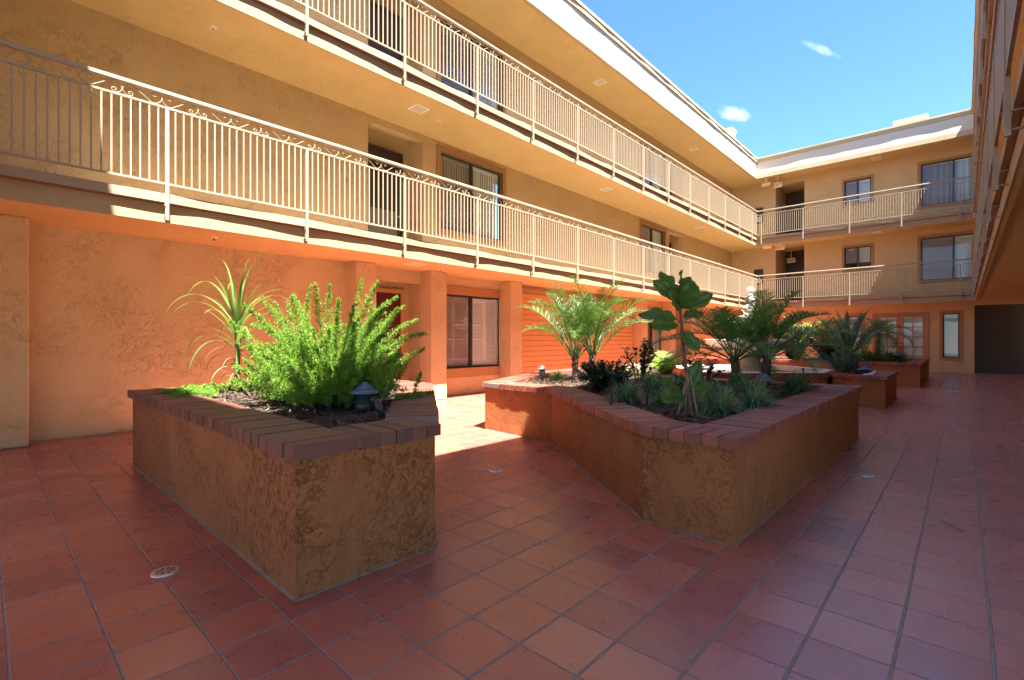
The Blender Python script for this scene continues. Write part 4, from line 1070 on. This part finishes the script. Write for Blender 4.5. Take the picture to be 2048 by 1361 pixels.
def shrub(name, label, loc, R_, H, n_stem, leaves, ll, lw, mat, seed, group=None, open_=0.5, cat='shrub', tuft=None):
    r = random.Random(seed); root = thing(name, label, cat, loc, group=group); lv, st = MB(), MB()
    for k in range(n_stem):
        a = r.uniform(0, 6.28); rr = R_ * math.sqrt(r.random()); h = H * r.uniform(0.55, 1.0) * (1 - 0.35 * (rr / R_) ** 2)
        tip = az(a) * rr + UP * h; mid = az(a) * rr * 0.45 + UP * h * 0.55 + Vector((r.uniform(-.04, .04), r.uniform(-.04, .04), 0))
        pts = [Vector((0, 0, -0.05)) + az(a) * rr * 0.12, mid, tip]; st.tube(pts, [0.011, 0.008, 0.004], 5)
        for j in range(leaves):
            t = 1 - r.random() ** 1.4 * open_ * 1.5; t = max(0.25, t)
            c = pts[1].lerp(pts[2], (t - 0.5) * 2) if t > 0.5 else pts[0].lerp(pts[1], t * 2)
            b = j * 2.4 + r.uniform(-.5, .5); d = az(b) * r.uniform(0.6, 1.0) + UP * r.uniform(-0.15, 0.8)
            leaf_oval(lv, c + d * 0.012, d, UP, ll * r.uniform(0.7, 1.15), lw * r.uniform(0.8, 1.15), r.uniform(0.0, 0.35))
    st.build('stems', G['stem'], root, world=False); lv.build('foliage', mat, root, world=False)
    return root

# --- foxtail ferns in the near planter
def plume(mb, st, p, a, e0, length, droop, rad, r, dens=900):
    N = 14; q = Vector(p); e = e0; h = az(a); pts = [q.copy()]; dirs = []
    for i in range(N):
        d = h * math.cos(e) + UP * math.sin(e); dirs.append(d); q = q + d * (length / N); pts.append(q.copy()); e -= droop / N * (0.2 + 1.6 * i / N)
    dirs.append(dirs[-1]); st.tube(pts, [0.006 * (1 - 0.7 * i / N) for i in range(N + 1)], 4)
    for k in range(int(dens * length)):
        s = r.uniform(0.08, 1.0); f = s * N; i = min(N - 1, int(f)); c = pts[i].lerp(pts[i + 1], f - i); d = dirs[i]
        u = d.orthogonal().normalized(); w = d.cross(u); an = r.uniform(0, 6.283)
        o = u * math.cos(an) + w * math.sin(an)
        rr = rad * (0.35 + 0.65 * min(1, s * 2.5)) * (1 - max(0, (s - 0.6) / 0.4) ** 1.4 * 0.85) * r.uniform(0.7, 1.15)
        bd = (o + d * r.uniform(0.5, 1.1) + UP * 0.15).normalized()
        for q in range(9):                                     # needles along a side branchlet
            b = c + bd * rr * (q + 0.5) / 9
            t = (Vector((r.uniform(-1, 1), r.uniform(-1, 1), r.uniform(-1, 1))) + bd * 0.9).normalized(); l = r.uniform(0.012, 0.024)
            n_ = t.cross(Vector((r.uniform(-1, 1), r.uniform(-1, 1), r.uniform(-1, 1)))).normalized() * 0.0034
            m_ = b + t * l * 0.5
            mb.add([b, m_ + n_, b + t * l, m_ - n_], [(0, 1, 2, 3)])
def foxtail(label, loc, plumes, seed, dens=1000, twigs=0, sc_=1.0):
    r = random.Random(seed); root = thing('foxtail_fern', label, 'fern', loc, group='foxtail ferns'); lv, st = MB(), MB()
    for (dx, dy, a, e0, l, dr, rad) in plumes: plume(lv, st, Vector((dx, dy, 0)), a, e0, l, dr, rad, r, dens)
    for k in range(twigs):
        a = r.uniform(0, 6.28); p = az(r.uniform(0, 6.28)) * r.uniform(0.02, 0.30) + UP * -0.02
        blade(st, p, az(a) * 0.7 + UP * r.uniform(0.2, 1.6), r.uniform(0.18, 0.5), 0.0035, 1.5, 4)
    st.build('stems', G['foxstem'], root, world=False); lv.build('plumes', G['fox'], root, world=False)
    root.scale = (sc_, sc_, 1.0)
    return root
r = random.Random(21); big = []
for k in range(150):
    a = k * 2.39996 + r.uniform(-0.4, 0.4); t = (k + 0.5) / 150; q = 0.24 * math.sqrt(r.random())
    e = 1.45 - 1.05 * t ** 0.8 + r.uniform(-0.18, 0.18)
    big.append((q * math.cos(a), q * math.sin(a), a, max(0.35, e), r.uniform(0.62, 1.28) * (1.0 if t < 0.45 else 0.78 if t < 0.75 else 0.6), r.choice((-0.8, 0.3, 0.7, 1.1, 1.5)) * r.uniform(0.5, 1), r.uniform(0.06, 0.088)))
for k in range(120):
    a = r.uniform(0, 6.28); q = r.uniform(0.15, 0.58)
    big.append((q * math.cos(a), q * math.sin(a), a, r.uniform(0.5, 1.5), r.uniform(0.3, 0.75), r.uniform(-1.0, 1.8), r.uniform(0.06, 0.085)))
foxtail('large bright green foxtail fern filling the near planter', (-4.42, 2.25, TL - 0.06), big, 3, 250, twigs=700, sc_=0.83)
foxtail('small foxtail fern at the left end of the near planter under the strappy stalk', (-6.0, 2.15, TL - 0.06), [(0, 0, k * 2.4, r.uniform(0.5, 1.3), r.uniform(0.25, 0.42), 1.6, 0.05) for k in range(12)], 4, 240)
foxtail('low foxtail fern trailing over the brick cap at the far left of the near planter', (-5.55, 1.62, TL - 0.03), [(0, 0, R(188 + k * 7), 0.16, r.uniform(0.55, 0.95), 0.35, 0.045) for k in range(-3, 6)] + [(0, 0, R(250 + k * 9), 0.2, r.uniform(0.3, 0.45), 0.6, 0.045) for k in range(4)], 5, 240)
foxtail('low foxtail fern sprawling toward the right cap of the near planter', (-4.0, 2.72, TL - 0.05), [(0, 0, R(-35 + k * 14), 0.35, r.uniform(0.2, 0.36), 0.4, 0.05) for k in range(7)] + [(0.16, 0.06, R(20), 1.35, 0.3, 0.3, 0.03)], 6, 240)

foxtail('medium foxtail fern between the strappy stalk and the large fern', (-5.28, 2.2, TL - 0.06), [(0.1 * math.cos(k), 0.1 * math.sin(k), k * 2.4, r.uniform(0.35, 1.4), r.uniform(0.3, 0.6), r.uniform(-0.5, 1.6), 0.06) for k in range(30)], 7, 240, twigs=60)
# --- strappy corn-stalk plant
r = random.Random(5)
root = thing('strap_leaf_plant', 'tall stalk of long curling strap leaves at the left of the near planter', 'plant', (-5.9, 1.92, TL - 0.06))
mb = MB(); mb.tube([(0, 0, -0.05), (0.02, 0.0, 0.35), (-0.01, 0.02, 0.75), (0.0, 0.0, 1.0)], [0.04, 0.032, 0.028, 0.02], 10); mb.build('stalk', G['greenstem'], root, world=False)
mb = MB()
for k in range(34):
    t = k / 34; a = k * 2.39996 + 0.4; z = 0.55 + 0.45 * t
    blade(mb, (0.02 * math.cos(a), 0.02 * math.sin(a), z), az(a) * (1.0 - 0.75 * t) + UP * (0.55 + 1.6 * t), r.uniform(0.5, 0.95), 0.019 + 0.006 * (1 - t), r.uniform(2.2, 4.2) * (1.1 - 0.45 * t), 12)
for (a, e, l, dr) in [(R(196), 1.15, 1.45, 2.5), (R(214), 1.0, 1.25, 2.6), (R(20), 0.9, 1.1, 2.2), (R(60), 1.2, 1.0, 3.4), (R(170), 1.25, 1.3, 3.2)]:
    blade(mb, (0, 0, 0.82), az(a) * math.cos(e) + UP * math.sin(e), l, 0.022, dr, 18)
mb.build('leaves', G['strap'], root, world=False)
mb = MB()
for k in range(26):
    a = k * 2.4; z = r.uniform(0.2, 0.6)
    blade(mb, (0.03 * math.cos(a), 0.03 * math.sin(a), z), az(a) * 0.8 + UP * 0.3, r.uniform(0.2, 0.42), 0.016, 7.0, 7)
mb.build('withered_leaves', G['skirt'], root, world=False); root.scale = (0.92, 0.92, 0.90)

# --- fiddle leaf fig in the middle planter
def fig_leaf(mb, l, w, curl, cup, r):
    N, Mx = 9, 6; vs = []; fs = []
    for i in range(N + 1):
        t = i / N; k = (math.sin(math.pi * min(1, t ** 0.8)) ** 0.7) * (0.62 + 0.5 * t) * (1 - 0.18 * math.exp(-((t - 0.38) / 0.12) ** 2))
        if i == 0 or i == N: k = 0.02
        for j in range(Mx + 1):
            s = j / Mx * 2 - 1; wv = 0.018 * math.sin(t * 17 + s * 3) * abs(s)
            vs.append((l * t, s * w * k * 0.5, cup * w * (s * k) ** 2 * 0.5 - curl * l * t * t + wv - 0.012 * math.cos(s * 3.14 * 2) * k))
    for i in range(N):
        for j in range(Mx):
            a = i * (Mx + 1) + j; fs.append((a, a + 1, a + Mx + 2, a + Mx + 1))
    mb.add(vs, fs, True)
fig = thing('fiddle_leaf_fig', 'young fiddle leaf fig with big dark leaves on a bare staked stem', 'fig tree', (-1.80, 4.22, TM - 0.07))
mb = MB(); mb.tube([(0.03, 0, -0.05), (0.02, 0.01, 0.3), (-0.02, 0.0, 0.6), (-0.04, 0.0, 0.85), (-0.07, 0, 1.08)], [0.016, 0.014, 0.013, 0.012, 0.008], 9)
for k in range(16): mb.lathe([(0.0, -0.006), (0.017, 0.0), (0.0, 0.008)], 7, (-0.02 - 0.002 * k, 0.0, 0.42 + 0.025 * k))
mb.build('stem', G['stem'], fig, world=False)
rf = random.Random(9)
CAM_R = Vector((0.7354, 0.6776, 0)); CAM_F = Vector((-0.6776, 0.7354, 0))
# (height, direction: right, away, up; length, width, curl, roll)
for (z, dr, l, w, cu, roll) in [(1.02, (-0.55, 0.2, 0.95), 0.36, 0.24, 0.10, 0.3), (1.0, (-0.95, -0.1, 0.75), 0.36, 0.21, 0.06, -0.5), (0.98, (0.35, 0.1, 0.75), 0.34, 0.26, 0.30, 0.2), (1.04, (0.12, 0.3, 1.0), 0.30, 0.09, 0.0, 1.2),
                                (1.0, (0.65, 0.5, 0.85), 0.34, 0.21, 0.1, -0.6), (0.94, (0.85, -0.3, 0.42), 0.34, 0.24, 0.25, 0.5), (0.92, (0.15, -0.9, 0.75), 0.34, 0.30, 0.25, 0.0), (0.90, (-0.35, -0.55, 0.75), 0.30, 0.24, 0.2, 0.1),
                                (0.84, (-1.0, 0.1, 0.38), 0.40, 0.24, 0.42, 0.4), (0.80, (-0.9, -0.45, 0.02), 0.36, 0.24, 0.15, 0.3), (0.86, (0.9, 0.3, 0.3), 0.30, 0.20, 0.2, -0.4), (0.76, (0.32, -0.35, -0.5), 0.28, 0.22, 0.05, 0.6),
                                (0.20, (-0.75, -0.2, 0.62), 0.30, 0.13, 0.1, 1.1), (0.22, (0.32, -0.1, 0.95), 0.32, 0.16, 0.1, -0.7), (0.20, (-0.7, -0.5, 0.12), 0.30, 0.20, 0.2, 0.3), (0.24, (0.75, 0.1, 0.2), 0.24, 0.17, 0.35, -0.3)]:
    mb = MB(); fig_leaf(mb, l * (0.80 if z > 0.5 else 0.95), w * (0.72 if z > 0.5 else 0.9), cu, 0.4, rf)
    o = mb.build('leaf', G['fig'], fig, world=False)
    d = (CAM_R * dr[0] + CAM_F * dr[1] + UP * dr[2]).normalized()
    n_ = (-CAM_F + UP * 0.35 + CAM_R * 0.25 * roll); n_ = (n_ - d * n_.dot(d)).normalized(); s = n_.cross(d)
    m3 = Matrix((d, s, n_)).transposed() @ Matrix.Rotation(roll * 0.5, 3, 'X')
    o.rotation_euler = m3.to_euler(); fx = -0.05 if z > 0.5 else 0.0; o.location = Vector((fx, 0, z + (0.04 if z > 0.5 else 0.0))) + d * 0.03
for (x0, y0, x1, y1, h) in [(0.05, 0.02, 0.01, 0.0, 0.42), (-0.03, 0.03, 0.02, 0.0, 0.36), (0.10, 0.05, 0.03, 0.01, 0.40), (-0.09, -0.02, 0.0, 0.0, 0.33), (0.02, 0.07, 0.02, 0.01, 0.38)]:
    t_ = thing('plant_stake', 'wooden stakes bundled round the foot of the fig stem', 'stake', (-1.80, 4.22, TM - 0.07), group='wooden stakes at the fig')
    mb = MB(); mb.tube([(x0, y0, -0.05), (x1, y1, h)], [0.010, 0.009], 7); mb.build('stick', plain('stake_wood', (0.22, 0.14, 0.09), 0.85, var=0.3) if 'stake_wood' not in bpy.data.materials else bpy.data.materials['stake_wood'], t_, world=False)

# --- palms
feather_palm('pygmy_date_palm', 'sunlit twin trunk feathery palm at the left of the middle planter by the siding', (-4.78, 6.95, TM - 0.08), [(-0.12, -0.05, 0.42, (-0.02, 0.0)), (0.12, 0.08, 0.48, (0.05, 0.03))], G['palmsun'], 31, n=20, length=1.5, ll=0.27, nl=50, w=0.010, spread=(0.72, 1.52), droop=1.45, start=0.28).scale = (0.86, 0.86, 1.0)
feather_palm('pygmy_date_palm', 'shaded twin trunk feathery palm at the back right of the middle planter', (-2.25, 7.45, TM - 0.08), [(-0.10, -0.12, 0.46, (-0.06, -0.04)), (0.14, 0.16, 0.50, (0.04, 0.04))], G['palm'], 32, n=20, length=1.2, ll=0.26, nl=54, w=0.011, spread=(0.32, 1.4), droop=1.35, start=0.3)
feather_palm('pygmy_date_palm', 'single trunk pygmy palm in front of the French doors', (-1.98, 19.0, T4 - 0.08), [(0, 0, 0.95, (0.04, 0))], G['palm'], 33, n=24, length=0.85, ll=0.22, nl=34, w=0.014, spread=(-0.3, 1.2), droop=1.9)
feather_palm('lime_palm', 'sunlit lime green palm behind the clipped hedge', (-3.35, 20.0, T4 - 0.08), [(0, 0, 0.75, (0.0, 0))], G['lime'], 34, n=18, length=1.15, ll=0.30, nl=34, w=0.018, spread=(0.2, 1.35), droop=1.7)
# low bright palm seedling
r = random.Random(8)
root = thing('palm_seedling', 'low bright lime palm seedling behind the fig', 'palm', (-4.12, 8.75, TM - 0.06)); lv, st = MB(), MB()
for k in range(9): frond(lv, st, (0, 0, 0), R(90 + 40 * (k - 4)) + r.uniform(-.2, .2), r.uniform(0.7, 1.3), r.uniform(0.42, 0.6), 0.8, 0.22, 20, 0.022, r, vee=0.4, start=0.1)
x_ = lv.build('fronds', G['lime'], root, world=False); st.build('frond_ribs', G['greenstem'], x_, world=False)

# --- sago palms
def sago(label, loc, n, length, ll, seed, skirt=True, spread=(0.35, 1.45)):
    r = random.Random(seed); root = thing('sago_palm', label, 'cycad', loc, group='sago palms'); lv, st = MB(), MB(); th = 0.34 if skirt else 0.06
    for k in range(n):
        t = (k + 0.5) / n; a = k * 2.39996
        frond(lv, st, az(a) * 0.05 + UP * th, a, spread[1] - (spread[1] - spread[0]) * t + r.uniform(-.06, .06), length * r.uniform(0.9, 1.08), 0.45, ll, 62 if skirt else 34, 0.012, r, vee=0.75, start=0.12, stiff=0.1, lean=0.9)
    c = lv.build('fronds', G['sago'], root, world=False); st.build('frond_ribs', G['greenstem'], c, world=False)
    if skirt:
        mb = MB(); mb.lathe([(0.16, -0.08), (0.19, 0.1), (0.20, 0.22), (0.16, 0.34), (0.08, 0.42), (0.0, 0.45)], 14)
        for k in range(160):
            a = k * 2.4; z = 0.03 + 0.36 * (k / 160); blade(mb, az(a) * 0.18 + UP * z, az(a) * 0.7 + UP * (0.2 if k % 3 else 0.9), r.uniform(0.08, 0.2), 0.011, 2.0 if k % 3 else -0.5, 3)
        for k in range(150):
            a = k * 2.4 + 0.2; blade(mb, az(a) * 0.16 + UP * r.uniform(0.05, 0.22), az(a) + UP * 0.25, r.uniform(0.2, 0.42), 0.012, 5.0, 5)
        mb.build('trunk', G['skirt'], root, world=False)
    return root
sago('large blue green sago palm with shaggy brown trunk at the point of the basin', (-1.90, 13.15, TP - 0.06), 18, 1.12, 0.12, 41, spread=(0.85, 1.5))
sago('young sago palm rosette left of the large one', (-2.0, 12.75, TP - 0.06), 11, 0.52, 0.13, 42, skirt=False, spread=(0.6, 1.4))

# --- shrubs
shrub('evergreen_shrub', 'dense dark green shrub in the middle planter beside the sunlit palm', (-3.62, 5.78, TM - 0.07), 0.42, 0.46, 90, 40, 0.08, 0.036, G['shrub'], 51, group='dark shrubs of the middle planter', open_=0.75)
shrub('camellia_shrub', 'open dark camellia shrub in front of the far planter siding left of the fig', (-3.75, 7.05, TM - 0.07), 0.38, 0.78, 15, 20, 0.10, 0.055, G['shrub'], 52, group='dark shrubs of the middle planter', open_=0.45)
shrub('camellia_shrub', 'open dark camellia shrub between the fig and the shaded palm', (-2.85, 7.35, TM - 0.07), 0.34, 0.56, 16, 22, 0.085, 0.05, G['shrub'], 53, group='dark shrubs of the middle planter', open_=0.5)
shrub('variegated_hedge', 'tall clipped yellow green variegated bush behind the basin', (-4.25, 18.9, T4 - 0.08), 0.75, 1.6, 150, 46, 0.10, 0.055, G['hedge'], 54, open_=0.95, cat='hedge')
shrub('variegated_hedge', 'lower yellow green variegated bush left of the tall one', (-5.4, 18.8, T4 - 0.08), 0.55, 0.9, 80, 40, 0.10, 0.055, G['hedge'], 55, open_=0.95, cat='hedge')
shrub('variegated_hedge', 'rounded variegated bush right of the tall one beneath the lime palm', (-3.35, 18.95, T4 - 0.08), 0.55, 1.05, 90, 42, 0.10, 0.055, G['hedge'], 56, open_=0.95, cat='hedge')
for (x, y, rr, hh, lab) in [(-2.05, 5.55, 0.2, 0.26, 'low leafy green plant behind the fig to its right'), (-2.75, 6.05, 0.22, 0.24, 'low leafy green plant between the dark shrub and the camellias'), (-1.95, 6.2, 0.18, 0.22, 'small leafy green plant in front of the path light')]:
    shrub('ground_cover_plant', lab, (x, y, TM - 0.07), rr, hh, 26, 22, 0.075, 0.03, G['grass'], int(x * -100), group='low leafy plants of the middle planter', open_=0.8, cat='plant')
# white flowers
r = random.Random(77)
for (x, y, rx, lab) in [(-4.85, 8.95, 0.40, 'sunlit patch of white flowers at the back left of the middle planter'), (-4.40, 8.55, 0.30, 'sunlit patch of white flowers behind the camellia')]:
    root = thing('white_flowers', lab, 'flowers', (x, y, TM - 0.07), group='white flower patches'); lv, pt = MB(), MB()
    for k in range(170):
        a = r.uniform(0, 6.28); q = rx * math.sqrt(r.random()); c = Vector((q * math.cos(a) * 1.2, q * math.sin(a) * 0.8, r.uniform(0.08, 0.24)))
        for j in range(5):
            b = j * 1.2566 + r.uniform(-.1, .1); leaf_oval(pt, c, az(b) + UP * 0.45, UP, 0.034, 0.032, 0.3)
        for j in range(3): leaf_oval(lv, c - UP * r.uniform(0.03, 0.1), az(r.uniform(0, 6.28)) + UP * 0.3, UP, 0.05, 0.024, 0.2)
    lv.build('foliage', G['lime'], root, world=False); pt.build('blooms', G['flower'], root, world=False)

# --- grass-like clumps
def clump_mesh(seed, n, l, w, mat, droop):
    r = random.Random(seed); mb = MB()
    for k in range(n):
        a = r.uniform(0, 6.28); e = r.uniform(0.2, 1.45)
        blade(mb, az(r.uniform(0, 6.28)) * r.uniform(0, 0.07) - UP * 0.02, az(a) * math.cos(e) + UP * math.sin(e), l * r.uniform(0.6, 1.1), w, droop * r.uniform(0.7, 1.3), 5)
    o = mb.build('grass_clump', mat, None); me = o.data; bpy.data.objects.remove(o); return me
gm = [clump_mesh(100 + k, 560, 0.29, 0.0062, G['grass'], 8.5) for k in range(3)]
gy = [clump_mesh(120 + k, 330, 0.46, 0.011, G['grassy'], 4.2) for k in range(2)]
def clump(label, me, x, y, z, s, group):
    o = bpy.data.objects.new('grass_clump', me); COL.objects.link(o); o.location = (x, y, z); o.scale = (s, s, s * r.uniform(0.85, 1.05)); o.rotation_euler = (0, 0, r.uniform(0, 6.28))
    return tag(o, label, 'grass', group)
mid_clumps = [(-2.62, 4.62, 1.15, 'lilyturf clump against the front cap beside the stubby black stake'), (-2.32, 4.95, 1.0, 'lilyturf clump left of the fig behind the front one'), (-1.98, 4.75, 0.85, 'small lilyturf clump just behind the fig stem'), (-1.62, 4.55, 1.0, 'lilyturf clump right of the fig stem near the cap'), (-1.50, 5.15, 1.1, 'lilyturf clump behind the short sprinkler riser'),
              (-2.75, 5.45, 1.15, 'lilyturf clump in front of the dark shrub'), (-2.2, 5.65, 1.05, 'lilyturf clump in the open middle of the planter'), (-3.15, 6.3, 1.1, 'lilyturf clump right of the dark shrub toward the white flowers'), (-2.55, 6.35, 1.0, 'lilyturf clump in front of the second camellia'), (-1.72, 5.95, 1.05, 'lilyturf clump halfway along the right side of the planter'),
              (-2.15, 6.75, 1.25, 'full lilyturf clump at the foot of the shaded palm, left side'), (-1.6, 7.15, 1.25, 'yellow tipped lilyturf clump right of the planter path light'), (-5.15, 6.75, 0.8, 'small bright clump beside the copper light'), (-3.1, 7.0, 0.95, 'lilyturf clump under the two camellias'), (-2.0, 5.2, 0.9, 'lilyturf clump between fig and middle clump')]
for i, (x, y, s, lab) in enumerate(mid_clumps):
    clump(lab, gm[i % 3] if 'bright' not in lab else gy[0], x, y, TM - 0.05, s * 1.12 if 'bright' not in lab else 0.5, 'grass clumps of the middle planter')
far_clumps = [(-2.9, 18.55), (-2.65, 18.9), (-2.4, 18.5), (-2.15, 18.6), (-1.9, 18.55), (-1.7, 18.8), (-1.62, 18.5), (-2.2, 18.95), (-1.4, 19.0), (-2.75, 18.45)]
ordn = ['leftmost', 'second from left', 'third from left', 'fourth from left', 'fifth from left']
for i, (x, y) in enumerate(sorted(far_clumps)):
    lab = (ordn[i] if i < 5 else ['fifth from right', 'fourth from right', 'third from right', 'second from right', 'rightmost'][i - 5]) + ' yellow green grass clump in the planter by the French doors'
    clump(lab, gy[i % 2], x, y, T4 - 0.05, 1.1, 'grass clumps by the French doors')
# twig on the walkway
t = thing('twig', 'thin dry twig lying on the walkway tiles at right', 'twig', (-0.06, 4.75, 0.004))
mb = MB(); mb.tube([(-0.13, 4.84, 0.005), (-0.06, 4.77, 0.008), (0.0, 4.65, 0.005)], 0.0025, 5); mb.build('stick', G['stem'], t)
